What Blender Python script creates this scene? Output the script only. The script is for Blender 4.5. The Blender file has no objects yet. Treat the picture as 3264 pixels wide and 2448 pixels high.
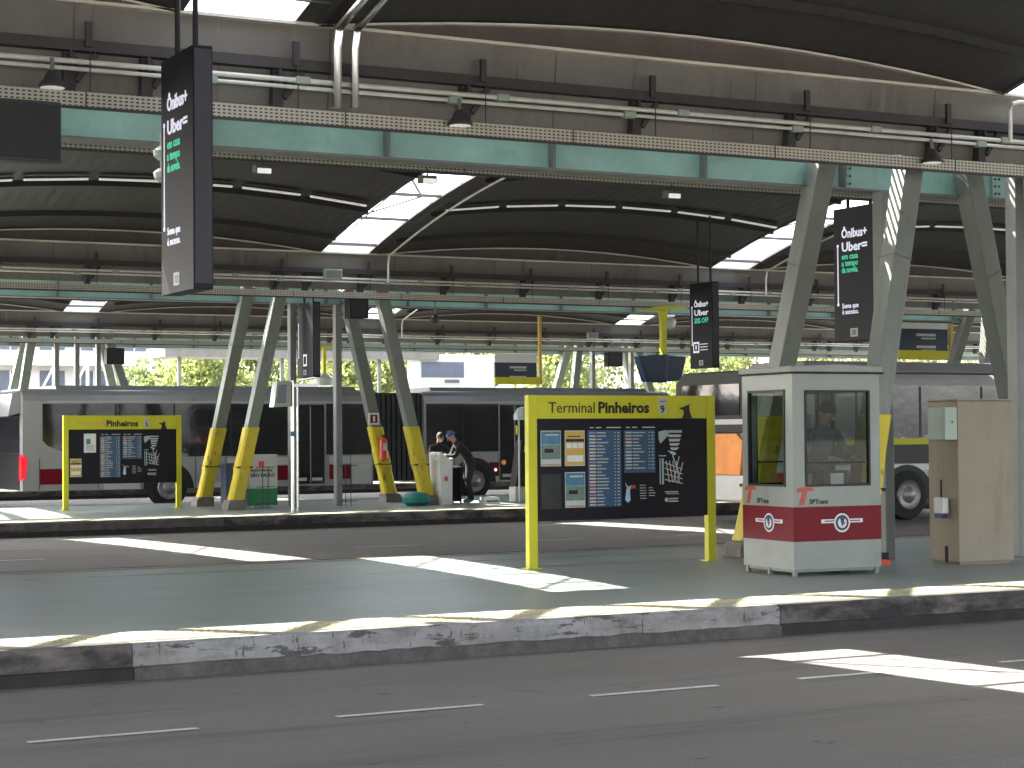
import bpy, bmesh, math, random
from mathutils import Vector, Matrix
random.seed(7)
PI = math.pi
S = bpy.context.scene
COL = S.collection

# ---------------------------------------------------------------- camera
VW, VH, FOC = 3264.0, 2448.0, 6100.0
yaw, pitch, roll = math.radians(28.01), math.radians(1.512), 0.0079
EYE = 1.76
F0 = Vector((math.sin(yaw), math.cos(yaw), 0)); R0 = Vector((math.cos(yaw), -math.sin(yaw), 0)); U0 = Vector((0, 0, 1))
F = F0*math.cos(pitch)+U0*math.sin(pitch); U = U0*math.cos(pitch)-F0*math.sin(pitch)
U1 = U*math.cos(roll)+R0*math.sin(roll); R1 = R0*math.cos(roll)-U*math.sin(roll)
cd = bpy.data.cameras.new('camera'); cam = bpy.data.objects.new('camera', cd); COL.objects.link(cam)
m = Matrix.Identity(4)
for i in range(3):
    m[i][0] = R1[i]; m[i][1] = U1[i]; m[i][2] = -F[i]
m[2][3] = EYE
cam.matrix_world = m
cd.sensor_width = 36; cd.lens = 36*FOC/VW; cd.clip_start = .1; cd.clip_end = 2000
S.camera = cam

# ---------------------------------------------------------------- light
sun_to = Vector((-.56, .72, 1.0)).normalized()
elev = math.asin(sun_to.z); azim = math.atan2(sun_to.x, sun_to.y)
w = bpy.data.worlds.new('World'); S.world = w; w.use_nodes = True
nt = w.node_tree; nt.nodes.clear()
sk = nt.nodes.new('ShaderNodeTexSky'); sk.sky_type = 'NISHITA'; sk.sun_disc = False
sk.sun_elevation = elev; sk.sun_rotation = azim; sk.air_density = 1.0; sk.dust_density = 3.0; sk.ozone_density = .6
bg = nt.nodes.new('ShaderNodeBackground'); bg.inputs[1].default_value = .15
wo = nt.nodes.new('ShaderNodeOutputWorld')
hs = nt.nodes.new('ShaderNodeHueSaturation'); hs.inputs['Saturation'].default_value = .4
nt.links.new(sk.outputs[0], hs.inputs['Color']); nt.links.new(hs.outputs[0], bg.inputs[0]); nt.links.new(bg.outputs[0], wo.inputs[0])
sl = bpy.data.lights.new('sun', 'SUN'); sl.energy = 5; sl.angle = math.radians(.5); sl.color = (1, .95, .86)
so = bpy.data.objects.new('sun', sl); COL.objects.link(so); so.location = (0, 0, 60)
so.rotation_euler = sun_to.to_track_quat('Z', 'Y').to_euler()
S.view_settings.view_transform = 'Standard'; S.view_settings.look = 'None'
S.view_settings.exposure = 3.4; S.view_settings.gamma = 1
S.cycles.use_denoising = True
S.cycles.max_bounces = 8; S.cycles.diffuse_bounces = 5; S.cycles.transparent_max_bounces = 12
S.cycles.caustics_reflective = False; S.cycles.caustics_refractive = False
S.cycles.sample_clamp_indirect = 6

# ---------------------------------------------------------------- materials
def srgb(r, g, b):
    f = lambda c: (c/255/12.92) if c/255 <= .04045 else ((c/255+.055)/1.055)**2.4
    return (f(r), f(g), f(b))
def mat(name, col, rough=.6, metal=0, var=.12, scale=3, bump=0, bscale=40, emit=None, spec=.3, stretch=(1, 1, 1), dirt=None, speck=0, stain=None):
    mt = bpy.data.materials.new(name); mt.use_nodes = True
    n = mt.node_tree; L = n.links; p = n.nodes['Principled BSDF']
    p.inputs['Roughness'].default_value = rough; p.inputs['Metallic'].default_value = metal
    p.inputs['Specular IOR Level'].default_value = spec
    tc = n.nodes.new('ShaderNodeTexCoord'); mp = n.nodes.new('ShaderNodeMapping'); mp.inputs['Scale'].default_value = stretch
    L.new(tc.outputs['Object'], mp.inputs[0])
    no = n.nodes.new('ShaderNodeTexNoise'); no.inputs['Scale'].default_value = scale; no.inputs['Detail'].default_value = 7; no.inputs['Roughness'].default_value = .65
    L.new(mp.outputs[0], no.inputs[0])
    mr = n.nodes.new('ShaderNodeMapRange'); mr.inputs[1].default_value = .3; mr.inputs[2].default_value = .7
    mr.inputs[3].default_value = 1-var; mr.inputs[4].default_value = 1+var
    L.new(no.outputs[0], mr.inputs[0])
    mx = n.nodes.new('ShaderNodeVectorMath'); mx.operation = 'SCALE'
    mx.inputs[0].default_value = col
    L.new(mr.outputs[0], mx.inputs['Scale'])
    last = mx.outputs[0]
    if dirt:
        dcol, dsc, lo, hi = dirt
        n2 = n.nodes.new('ShaderNodeTexNoise'); n2.inputs['Scale'].default_value = dsc; n2.inputs['Detail'].default_value = 8; n2.inputs['Roughness'].default_value = .7
        L.new(mp.outputs[0], n2.inputs[0])
        r2 = n.nodes.new('ShaderNodeMapRange'); r2.inputs[1].default_value = lo; r2.inputs[2].default_value = hi
        L.new(n2.outputs[0], r2.inputs[0])
        mm = n.nodes.new('ShaderNodeMix'); mm.data_type = 'RGBA'
        L.new(r2.outputs[0], mm.inputs[0]); L.new(last, mm.inputs[6]); mm.inputs[7].default_value = (*dcol, 1)
        last = mm.outputs[2]
    def blend(last, coords, sc, det, lo, hi, dcol, amt=1, st=None):
        mpp = n.nodes.new('ShaderNodeMapping'); mpp.inputs['Scale'].default_value = st or (1, 1, 1); L.new(tc.outputs['Object'], mpp.inputs[0])
        n3 = n.nodes.new('ShaderNodeTexNoise'); n3.inputs['Scale'].default_value = sc; n3.inputs['Detail'].default_value = det; n3.inputs['Roughness'].default_value = .7
        L.new(mpp.outputs[0], n3.inputs[0]); r3 = n.nodes.new('ShaderNodeMapRange'); r3.inputs[1].default_value = lo; r3.inputs[2].default_value = hi; r3.inputs[4].default_value = amt
        L.new(n3.outputs[0], r3.inputs[0]); m3 = n.nodes.new('ShaderNodeMix'); m3.data_type = 'RGBA'
        L.new(r3.outputs[0], m3.inputs[0]); L.new(last, m3.inputs[6]); m3.inputs[7].default_value = (*dcol, 1); return m3.outputs[2]
    if speck:
        last = blend(last, None, 70, 3, .52, .68, tuple(c*1.9 for c in col), speck)
        last = blend(last, None, 55, 3, .55, .7, tuple(c*.35 for c in col), speck)
    if stain:
        for (sc, lo, hi, dc, amt, st) in stain: last = blend(last, None, sc, 6, lo, hi, dc, amt, st)
    L.new(last, p.inputs['Base Color'])
    if bump:
        nb = n.nodes.new('ShaderNodeTexNoise'); nb.inputs['Scale'].default_value = bscale; nb.inputs['Detail'].default_value = 4
        L.new(tc.outputs['Object'], nb.inputs[0])
        b = n.nodes.new('ShaderNodeBump'); b.inputs['Strength'].default_value = bump; b.inputs['Distance'].default_value = .02
        L.new(nb.outputs[0], b.inputs['Height']); L.new(b.outputs[0], p.inputs['Normal'])
    if emit:
        p.inputs['Emission Color'].default_value = (*emit[0], 1); p.inputs['Emission Strength'].default_value = emit[1]
    return mt
def glass(name, tint=(.9, .93, .92), gloss=.08, rough=.02, fres=True):
    mt = bpy.data.materials.new(name); mt.use_nodes = True
    n = mt.node_tree; L = n.links; n.nodes.clear()
    o = n.nodes.new('ShaderNodeOutputMaterial'); t = n.nodes.new('ShaderNodeBsdfTransparent'); t.inputs[0].default_value = (*tint, 1)
    g = n.nodes.new('ShaderNodeBsdfGlossy'); g.inputs['Roughness'].default_value = rough
    fr = n.nodes.new('ShaderNodeFresnel'); fr.inputs[0].default_value = 1.45
    ad = n.nodes.new('ShaderNodeMath'); ad.inputs[1].default_value = gloss; (L.new(fr.outputs[0], ad.inputs[0]) if fres else setattr(ad.inputs[0], 'default_value', 0.0))
    x = n.nodes.new('ShaderNodeMixShader')
    L.new(ad.outputs[0], x.inputs[0]); L.new(t.outputs[0], x.inputs[1]); L.new(g.outputs[0], x.inputs[2]); L.new(x.outputs[0], o.inputs[0])
    return mt
M = {}
M['asphalt'] = mat('asphalt', (.172, .158, .142), .7, speck=.5, stain=[(.9, .56, .72, (.06, .058, .056), .7, (.12, 1.6, 1)), (2.2, .62, .7, (.045, .043, .042), .7, (1, 1, 1)), (.5, .55, .75, (.2, .19, .175), .5, (.1, 2, 1))], var=.16, scale=.5, bump=.6, bscale=220, dirt=((.105, .1, .093), .35, .5, .8), stretch=(.35, 1, 1))
M['platform'] = mat('platform_concrete', (.2, .23, .208), .36, spec=.45, speck=.35, stain=[(1.2, .56, .72, (.085, .095, .088), .7, (.3, 1.3, 1)), (3.5, .64, .7, (.06, .065, .06), .6, (1, 1, 1)), (.6, .55, .75, (.22, .25, .225), .5, (.2, 1.4, 1))], var=.18, scale=.9, bump=.15, bscale=90, dirt=((.115, .13, .12), .5, .5, .85), stretch=(.4, 1, 1))
M['ground'] = mat('far_ground', (.16, .155, .14), .9, var=.2, scale=.2)
M['kerbdark'] = mat('kerb_concrete', (.115, .1, .09), .85, var=.5, scale=4, bump=.8, bscale=25, dirt=((.03, .027, .027), 3, .45, .62), stretch=(.6, 1, 1.5))
M['kerbwhite'] = mat('kerb_white_paint', (.26, .25, .247), .85, var=.3, scale=4, bump=.9, bscale=14, dirt=((.15, .13, .125), 2.0, .52, .66), stain=[(5, .56, .6, (.05, .045, .042), .85, (.5, 1, 2)), (1.3, .5, .7, (.15, .14, .125), .8, (1, 1, 1)), (9, .6, .63, (.04, .035, .03), .8, (3, 1, .5)), (2.5, .6, .63, (.07, .062, .058), .8, (.35, 1, 3))], stretch=(1, 1, 2.4))
M['kerbfoot'] = mat('kerb_foot', (.09, .08, .075), .9, var=.4, scale=5, bump=.8, bscale=30)
M['gutter'] = mat('kerb_gutter_black', (.03, .027, .028), .9, var=.3, scale=5)
M['tactile'] = mat('tactile_yellow', (.38, .355, .235), .7, var=.2, scale=3, bump=.3, bscale=50, dirt=((.24, .22, .13), 3, .5, .75))
M['whiteline'] = mat('line_white', (.6, .6, .58), .7, var=.15, scale=9, dirt=((.2, .19, .18), 14, .55, .7))
M['paleline'] = mat('line_pale', (.24, .27, .27), .7, var=.2, scale=6, dirt=((.12, .13, .13), 5, .5, .6))
M['yellowline'] = mat('line_yellow', (.3, .22, .1), .7, var=.2, scale=6, dirt=((.12, .11, .09), 5, .45, .6))
M['fascia'] = mat('fascia_panel', (.16, .149, .138), .5, var=.12, scale=1.2, dirt=((.1, .078, .07), 1.3, .5, .75), stretch=(1, 1, .4), stain=[(3, .6, .72, (.24, .22, .2), .5, (2.5, 1, .15)), (2.4, .6, .7, (.07, .05, .045), .6, (2, 1, .2))])
M['lens'] = mat('fascia_brown', (.1, .08, .073), .6, var=.15, scale=1.5, dirt=((.24, .2, .19), 2.5, .6, .75), stretch=(1.6, 1, .25))
M['flange'] = mat('flange_metal', (.6, .57, .52), .4, .1, var=.2, scale=5, stretch=(.3, 1, 1))
M['band'] = mat('band_dark', (.05, .044, .046), .6, var=.15)
M['soffit'] = mat('trough_dark', (.06, .053, .047), .8, var=.15)
M['ceiling'] = mat('vault_sheet', (.047, .043, .043), .55, var=.15, scale=1.5, stretch=(1, .2, 1))
M['purlin'] = mat('purlin_steel', (.03, .028, .028), .5, var=.15)
M['mint'] = mat('mint_paint', (.29, .48, .415), .45, var=.12, scale=2.5, dirt=((.17, .33, .27), 1.2, .5, .8), stain=[(2.5, .6, .75, (.13, .2, .16), .5, (1, 1, .3))])
M['mintleg'] = mat('mint_leg_paint', (.165, .182, .163), .38, stain=[(3, .6, .7, (.07, .075, .065), .6, (2, 2, .25)), (5, .64, .68, (.1, .06, .04), .7, (1, 1, 1))], var=.14, scale=2, dirt=((.13, .15, .13), 1.5, .5, .75), stretch=(1, 1, .5))
M['greysteel'] = mat('grey_steel', (.16, .17, .16), .45, .2, var=.12, scale=3)
M['pipe'] = mat('galvanised_pipe', (.72, .7, .65), .35, .25, var=.15, scale=4)
M['stainless'] = mat('stainless', (.6, .6, .58), .18, .95, var=.08)
M['yellow'] = mat('yellow_paint', (.5, .47, .02), .5, var=.08, scale=3)
M['pad'] = mat('yellow_pad', (.52, .41, .03), .55, stain=[(5, .6, .66, (.12, .1, .05), .7, (1, 1, .5))], var=.12, scale=3, dirt=((.25, .2, .08), 2.5, .58, .75))
M['strap'] = mat('strap_black', (.012, .012, .012), .7)
M['plinth'] = mat('plinth_concrete', (.17, .155, .14), .9, var=.25, scale=4)
M['black'] = mat('panel_black', (.012, .01, .014), .5, var=.1, spec=.15)
M['totem'] = mat('totem_black', (.012, .012, .018), .5, var=.08, spec=.15)
M['totemside'] = mat('totem_grey', (.045, .048, .056), .5, var=.08, spec=.2)
M['led_w'] = mat('led_white', (.8, .8, .9), .5, emit=((.8, .78, 1), .05))
M['led_g'] = mat('led_green', (.1, .7, .45), .5, emit=((.05, .8, .45), .03))
M['ink'] = mat('ink_black', (.012, .012, .012), .5)
M['white'] = mat('white_paint', (.62, .62, .6), .45, var=.06)
M['offwhite'] = mat('offwhite', (.45, .45, .42), .5, var=.08)
M['boothskin'] = mat('booth_fibreglass', (.23, .245, .225), .35, stain=[(1.6, .58, .75, (.17, .18, .15), .7, (1, 1, .3)), (6, .66, .7, (.09, .085, .07), .6, (1.5, 1.5, .6))], var=.07, scale=2, dirt=((.18, .19, .17), 1.5, .55, .8))
M['maroon'] = mat('maroon_band', (.14, .004, .011), .45, spec=.15, var=.08)
M['red'] = mat('red_paint', (.55, .05, .035), .4, var=.08)
M['logo_red'] = mat('logo_red', (.38, .06, .05), .4)
M['navy'] = mat('navy', (.03, .035, .12), .4)
M['bluepanel'] = mat('timetable_blue', (.04, .085, .15), .4, var=.12, scale=2)
M['bluebox'] = mat('monitor_navy', (.012, .028, .055), .3)
M['teal'] = mat('teal_bag', (.02, .16, .14), .55, var=.2)
M['green'] = mat('green_paint', (.015, .16, .06), .5)
M['cream'] = mat('cabinet_cream', (.26, .22, .165), .6, stain=[(2, .56, .75, (.17, .14, .1), .7, (1.5, 1.5, .25)), (7, .66, .7, (.08, .06, .045), .6, (1, 1, 1))], var=.08, scale=2, dirt=((.19, .16, .12), 1.5, .55, .8))
M['boxgrey'] = mat('meter_grey', (.3, .36, .31), .45, var=.06)
M['silver'] = mat('bus_silver', (.28, .28, .275), .35, .25, var=.05)
M['silverlt'] = mat('bus_silver_light', (.4, .4, .39), .35, .1, var=.05)
M['roofgrey'] = mat('bus_roof', (.24, .245, .255), .3, .1, var=.08, stretch=(.3, 1, 1))
M['busglass'] = mat('bus_glass', (.006, .007, .01), .06, var=.05, spec=.55, bump=.2, bscale=.9)
M['wavyglass'] = mat('bus_glass_wavy', (.006, .007, .01), .03, var=.05, spec=1, bump=.35, bscale=.6)
M['busblack'] = mat('bus_black', (.015, .014, .015), .4)
M['rubber'] = mat('rubber', (.014, .014, .014), .75)
M['bellows'] = mat('bellows', (.04, .043, .045), .7)
M['rim'] = mat('wheel_rim', (.22, .21, .2), .4, .5)
M['tail'] = mat('tail_light', (.5, .01, .02), .3, emit=((1, .01, .02), .12))
M['amber'] = mat('amber_light', (.6, .25, .04), .3, emit=((1, .45, .1), .02))
M['amberlit'] = mat('amber_lit', (.8, .7, .5), .3, emit=((1, .85, .6), .15))
M['orange'] = mat('orange_ad', (.95, .36, .1), .4, var=.15, scale=1.5)  # colour raised to stand in for sunlight on the bus rear
M['lamp_w'] = mat('tube_white', (.85, .85, .82), .4, emit=((1, .98, .92), .03))
M['lampglass'] = mat('lamp_glass', (.38, .44, .4), .2)
M['skin'] = mat('skin', (.36, .2, .14), .6, var=.05)
M['hair'] = mat('hair', (.02, .016, .014), .7)
M['cloth_navy'] = mat('cloth_navy', (.025, .03, .045), .85)
M['cloth_black'] = mat('cloth_black', (.018, .018, .02), .85)
M['cloth_grey'] = mat('cloth_grey', (.1, .12, .13), .85)
M['cloth_red'] = mat('cloth_red', (.16, .02, .025), .85)
M['jeans'] = mat('jeans', (.04, .06, .13), .85)
M['capblue'] = mat('cap_blue', (.03, .1, .2), .7)
M['mask'] = mat('face_mask', (.6, .62, .62), .8)
M['glassclear'] = glass('clear_glass', (.93, .95, .96), .03, fres=False)
M['glassbooth'] = glass('booth_glass', (.5, .56, .53), .025, fres=False)
M['bark'] = mat('bark', (.09, .07, .05), .9, var=.3, scale=6, bump=.5)
M['bldg'] = mat('building_wall', (.5, .47, .46), .8, var=.1)
M['bldgglass'] = mat('building_glass', (.1, .11, .15), .2)
M['poster_g'] = mat('poster_green', (.1, .2, .17), .4, var=.5, scale=14)
M['poster_b'] = mat('poster_blue', (.06, .16, .26), .4, var=.2, scale=10)
M['poster_y'] = mat('poster_yellow', (.5, .33, .09), .4, var=.1)
M['poster_o'] = mat('poster_rust', (.4, .2, .16), .4)
M['tint1'] = mat('route_pink', (.6, .3, .28), .5)
M['tint2'] = mat('route_cream', (.6, .5, .33), .5)
M['tint3'] = mat('route_lilac', (.3, .2, .35), .5)
M['tint4'] = mat('route_blue', (.35, .5, .62), .5)
M['mapgreen'] = mat('map_green', (.3, .4, .36), .5)
def leafmat(name, c):
    mt = bpy.data.materials.new(name); mt.use_nodes = True; n = mt.node_tree; L = n.links; n.nodes.clear()
    o = n.nodes.new('ShaderNodeOutputMaterial'); d = n.nodes.new('ShaderNodeBsdfDiffuse'); t = n.nodes.new('ShaderNodeBsdfTranslucent')
    tc = n.nodes.new('ShaderNodeTexCoord'); no = n.nodes.new('ShaderNodeTexNoise'); no.inputs['Scale'].default_value = 1.2
    L.new(tc.outputs['Object'], no.inputs[0]); cr = n.nodes.new('ShaderNodeValToRGB')
    cr.color_ramp.elements[0].position = .35; cr.color_ramp.elements[1].position = .65
    cr.color_ramp.elements[0].color = (c[0]*.5, c[1]*.6, c[2]*.6, 1); cr.color_ramp.elements[1].color = (c[0]*1.4, c[1]*1.3, c[2]*1.1, 1)
    L.new(no.outputs[0], cr.inputs[0]); L.new(cr.outputs[0], d.inputs[0]); L.new(cr.outputs[0], t.inputs[0])
    x = n.nodes.new('ShaderNodeMixShader'); x.inputs[0].default_value = .5
    L.new(d.outputs[0], x.inputs[1]); L.new(t.outputs[0], x.inputs[2]); L.new(x.outputs[0], o.inputs[0]); return mt
M['leaf'] = leafmat('foliage', (.2, .23, .1)); M['leaf2'] = leafmat('foliage_olive', (.23, .23, .13))
# perforated tray: rows of slots punched in pale metal
def perf(name, base, hole, sc):
    mt = mat(name, base, .5, .2, var=.08); n = mt.node_tree; L = n.links; p = n.nodes['Principled BSDF']
    src = p.inputs['Base Color'].links[0].from_socket
    tc = n.nodes.new('ShaderNodeTexCoord'); sp = n.nodes.new('ShaderNodeSeparateXYZ'); L.new(tc.outputs['Object'], sp.inputs[0])
    def band(sock, per, lo):
        a = n.nodes.new('ShaderNodeMath'); a.operation = 'DIVIDE'; L.new(sock, a.inputs[0]); a.inputs[1].default_value = per
        f = n.nodes.new('ShaderNodeMath'); f.operation = 'FRACT'; L.new(a.outputs[0], f.inputs[0])
        g = n.nodes.new('ShaderNodeMath'); g.operation = 'GREATER_THAN'; L.new(f.outputs[0], g.inputs[0]); g.inputs[1].default_value = lo; return g.outputs[0]
    bx = band(sp.outputs[0], .05*sc, .42); bz = band(sp.outputs[2], .0325*sc, .55)
    mu = n.nodes.new('ShaderNodeMath'); mu.operation = 'MULTIPLY'; L.new(bx, mu.inputs[0]); L.new(bz, mu.inputs[1])
    mm = n.nodes.new('ShaderNodeMix'); mm.data_type = 'RGBA'; L.new(mu.outputs[0], mm.inputs[0]); L.new(src, mm.inputs[6]); mm.inputs[7].default_value = (*hole, 1)
    L.new(mm.outputs[2], p.inputs['Base Color']); return mt
M['perf'] = perf('perforated_tray', (.42, .39, .33), (.06, .055, .05), 1)
# vault sheet: ribs along Y
def ribs(mt, per):
    n = mt.node_tree; L = n.links; p = n.nodes['Principled BSDF']
    tc = n.nodes.new('ShaderNodeTexCoord'); wv = n.nodes.new('ShaderNodeTexWave'); wv.inputs['Scale'].default_value = per; wv.bands_direction = 'X'
    L.new(tc.outputs['Object'], wv.inputs[0]); b = n.nodes.new('ShaderNodeBump'); b.inputs['Strength'].default_value = .15; b.inputs['Distance'].default_value = .03
    L.new(wv.outputs[0], b.inputs['Height']); L.new(b.outputs[0], p.inputs['Normal'])
ribs(M['ceiling'], 1.2)

# ---------------------------------------------------------------- mesh helpers
class MB:
    def __init__(s): s.v = []; s.f = []; s.mi = []; s.cur = 0; s.mats = []
    def m(s, name):
        if name not in s.mats: s.mats.append(name)
        s.cur = s.mats.index(name); return s
    def add(s, vs, fs):
        b = len(s.v); s.v += [tuple(v) for v in vs]
        for f in fs: s.f.append([b+i for i in f]); s.mi.append(s.cur)
        return s
    def box(s, x0, x1, y0, y1, z0, z1):
        return s.add([(x0, y0, z0), (x1, y0, z0), (x1, y1, z0), (x0, y1, z0), (x0, y0, z1), (x1, y0, z1), (x1, y1, z1), (x0, y1, z1)],
                     [(0, 3, 2, 1), (4, 5, 6, 7), (0, 1, 5, 4), (1, 2, 6, 5), (2, 3, 7, 6), (3, 0, 4, 7)])
    def beam(s, p0, p1, w, h, w1=None, h1=None, up=(0, 0, 1)):
        p0, p1 = Vector(p0), Vector(p1); d = (p1-p0).normalized(); up = Vector(up)
        if abs(d.dot(up)) > .99: up = Vector((0, 1, 0))
        a = d.cross(up).normalized(); b = a.cross(d).normalized()
        w1 = w if w1 is None else w1; h1 = h if h1 is None else h1
        vs = []
        for p, ww, hh in ((p0, w, h), (p1, w1, h1)):
            for sa, sb in ((-1, -1), (1, -1), (1, 1), (-1, 1)): vs.append(p+a*sa*ww/2+b*sb*hh/2)
        return s.add(vs, [(0, 3, 2, 1), (4, 5, 6, 7), (0, 1, 5, 4), (1, 2, 6, 5), (2, 3, 7, 6), (3, 0, 4, 7)])
    def loft(s, rings, cap=True, close=True):
        n = len(rings[0]); vs = [v for r in rings for v in r]; fs = []
        for i in range(len(rings)-1):
            for j in range(n if close else n-1):
                k = (j+1) % n; fs.append((i*n+j, i*n+k, (i+1)*n+k, (i+1)*n+j))
        if cap: fs.append(tuple(range(n))[::-1]); fs.append(tuple((len(rings)-1)*n+j for j in range(n)))
        return s.add(vs, fs)
    def tube(s, pts, r, n=8, r1=None):
        pts = [Vector(p) for p in pts]; rings = []
        for i, p in enumerate(pts):
            d = (pts[min(i+1, len(pts)-1)]-pts[max(i-1, 0)]).normalized()
            up = Vector((0, 0, 1)) if abs(d.z) < .9 else Vector((0, 1, 0))
            a = d.cross(up).normalized(); b = a.cross(d)
            rr = r if r1 is None else r+(r1-r)*i/(len(pts)-1)
            rings.append([p+a*rr*math.cos(t*2*PI/n)+b*rr*math.sin(t*2*PI/n) for t in range(n)])
        return s.loft(rings)
    def lathe(s, c, prof, n=16, axis='z'):
        rings = []
        for r, h in prof:
            rg = []
            for t in range(n):
                a = t*2*PI/n; u, v = max(r, .001)*math.cos(a), max(r, .001)*math.sin(a)
                rg.append((c[0]+u, c[1]+v, c[2]+h) if axis == 'z' else (c[0]+u, c[1]+h, c[2]+v) if axis == 'y' else (c[0]+h, c[1]+u, c[2]+v))
            rings.append(rg)
        return s.loft(rings)
    def prism(s, poly, axis, a, b):   # poly in the two other axes
        def P(q, t): return {'y': (q[0], t, q[1]), 'x': (t, q[0], q[1]), 'z': (q[0], q[1], t)}[axis]
        return s.loft([[P(q, a) for q in poly], [P(q, b) for q in poly]])
    def build(s, name, parent=None, smooth=False, bev=0, loc=None, rz=0):
        me = bpy.data.meshes.new(name); me.from_pydata(s.v, [], s.f)
        for k in s.mats: me.materials.append(M[k])
        me.polygons.foreach_set('material_index', s.mi)
        bm = bmesh.new(); bm.from_mesh(me); bmesh.ops.recalc_face_normals(bm, faces=bm.faces)
        if bev:
            es = [e for e in bm.edges if len(e.link_faces) == 2 and e.calc_face_angle(0) > .6]
            bmesh.ops.bevel(bm, geom=es, offset=bev, segments=2, affect='EDGES', profile=.5)
        bm.to_mesh(me); bm.free()
        if smooth:
            me.polygons.foreach_set('use_smooth', [True]*len(me.polygons)); me.update()
            try: me.set_sharp_from_angle(angle=.6)
            except Exception: pass
        o = bpy.data.objects.new(name, me); COL.objects.link(o)
        if parent: o.parent = parent
        if loc: o.location = loc
        o.rotation_euler.z = rz
        return o
def mb(mname): return MB().m(mname)
def tag(o, label=None, cat=None, group=None, kind=None):
    if label: o['label'] = label
    if cat: o['category'] = cat
    if group: o['group'] = group
    if kind: o['kind'] = kind
    return o
def thing(name, label, cat, loc=(0, 0, 0), rz=0, group=None):
    o = bpy.data.objects.new(name, None); COL.objects.link(o); o.location = loc; o.rotation_euler.z = rz
    return tag(o, label, cat, group)
def copy_tree(o, parent=None):
    c = o.copy(); COL.objects.link(c)
    if parent: c.parent = parent
    for ch in list(o.children): copy_tree(ch, c)
    return c
def text(name, s, size, mname, loc, face='-y', parent=None, bold=0, ext=.002, align='LEFT', sx=1, fit=None):
    cu = bpy.data.curves.new(name, 'FONT'); cu.body = s; cu.size = size; cu.offset = bold; cu.extrude = ext; cu.align_x = align; cu.resolution_u = 2
    to = bpy.data.objects.new('t', cu); COL.objects.link(to)
    dg = bpy.context.evaluated_depsgraph_get(); me = bpy.data.meshes.new_from_object(to.evaluated_get(dg))
    bpy.data.objects.remove(to); bpy.data.curves.remove(cu)
    me.name = name; me.materials.clear(); me.materials.append(M[mname])
    if fit: sx = fit/max(.01, max(v.co.x for v in me.vertices)-min(v.co.x for v in me.vertices))
    R = Matrix.Rotation(PI/2, 4, 'X')
    if face == '-x': R = Matrix.Rotation(-PI/2, 4, 'Z') @ R
    me.transform(Matrix.Translation(loc) @ R @ Matrix.Diagonal((sx, 1, 1, 1)))
    o = bpy.data.objects.new(name, me); COL.objects.link(o)
    if parent: o.parent = parent
    return o

# ================================================================ ground
XL, XR = -30.0, 90.0
K = .26
mb('ground').add([(-400, -300, -.01), (600, -300, -.01), (600, 900, -.01), (-400, 900, -.01)], [(0, 1, 2, 3)]).build('ground')['kind'] = 'structure'
tag(mb('asphalt').box(XL, XR, -30, 75, -.2, 0).build('road'), kind='structure')
PLAT = [(-6.9, 1.25), (13.62, 21.7), (34.1, 42.2), (54.6, 62.7)]
for i, (a, b) in enumerate(PLAT):
    tag(mb('platform').box(XL, XR, a+.16, b-.16, .001, K).build('platform'), kind='structure')
# kerbs: moulded edge stones with worn faces, near one painted white for a stretch
def kerb(x0, x1, y, mat_face, mat_foot, sgn=1, wob=.006, name='kerb', zf=.09):
    m_ = MB(); nx = max(2, int((x1-x0)/.12)); rng = random.Random(int(x0*10+y))
    prof = [(.16, 0), (.16, K), (.045, K+.004), (.012, K-.012), (0, K-.04), (.004, zf+.01), (-.012, zf), (-.014, .0)]
    rings = []
    for i in range(nx+1):
        x = x0+(x1-x0)*i/nx; j = rng.uniform(-wob, wob); j2 = rng.uniform(-wob, wob)
        rg = []
        for k, (dy, z) in enumerate(prof):
            o = j if 2 <= k <= 5 else (j2 if k > 5 else 0)
            rg.append((x, y+sgn*(dy+o), z+(j2*.6 if 3 <= k <= 6 else 0)))
        rings.append(rg)
    n = len(prof)
    vs = [v for r in rings for v in r]
    for mn, ks in ((mat_face, (0, 1, 2, 3, 4)), (mat_foot, (5, 6))):
        m_.m(mn); fs = [(i*n+k, i*n+k+1, (i+1)*n+k+1, (i+1)*n+k) for i in range(nx) for k in ks]
        m_.add(vs, fs)
    return tag(m_.build(name), kind='structure')
kerb(XL, 4.1, 13.6, 'kerbdark', 'gutter'); kerb(4.105, 9.85, 13.6, 'kerbwhite', 'kerbfoot', wob=.013); kerb(9.855, 60, 13.6, 'kerbdark', 'gutter')
kerb(XL, 8.3, 34.05, 'kerbdark', 'gutter'); kerb(8.305, 12.0, 34.05, 'kerbfoot', 'gutter', wob=.012); kerb(12.005, 60, 34.05, 'kerbdark', 'gutter', wob=.012)
kerb(XL, 60, 54.55, 'kerbdark', 'gutter')
for y in (1.27, 21.72, 42.22, 62.72): kerb(XL, 60, y, 'kerbdark', 'gutter', sgn=-1)
# painted and tactile strips
def strip(name, mname, x0, x1, y0, y1, z, skew=0):
    return tag(mb(mname).add([(x0, y0, z), (x1, y0+skew, z), (x1, y1+skew, z), (x0, y1, z)], [(0, 1, 2, 3)]).build(name), kind='structure')
for y in (13.62, 34.1, 54.6):
    t = mb('tactile'); t.box(XL, 60, y+.2, y+.8, K, K+.004)
    if y < 20:
        for i in range(0, 620): t.box(-2+i*.05, -2+i*.05+.022, y+.38, y+.68, K+.004, K+.009)
    tag(t.build('tactile_paving'), kind='structure')
for s in [2.73, 4.66, 6.5, 8.22, 10.1, 12.0, 13.9, .8, -1.1]: strip('lane_marking', 'whiteline', s, s+1.03, 11.1, 11.17, .005)
strip('lane_marking', 'whiteline', 11.4, 13, 9.3, 9.38, .005); strip('lane_marking', 'whiteline', 8.05, 8.6, 7.95, 8.02, .005)
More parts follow.
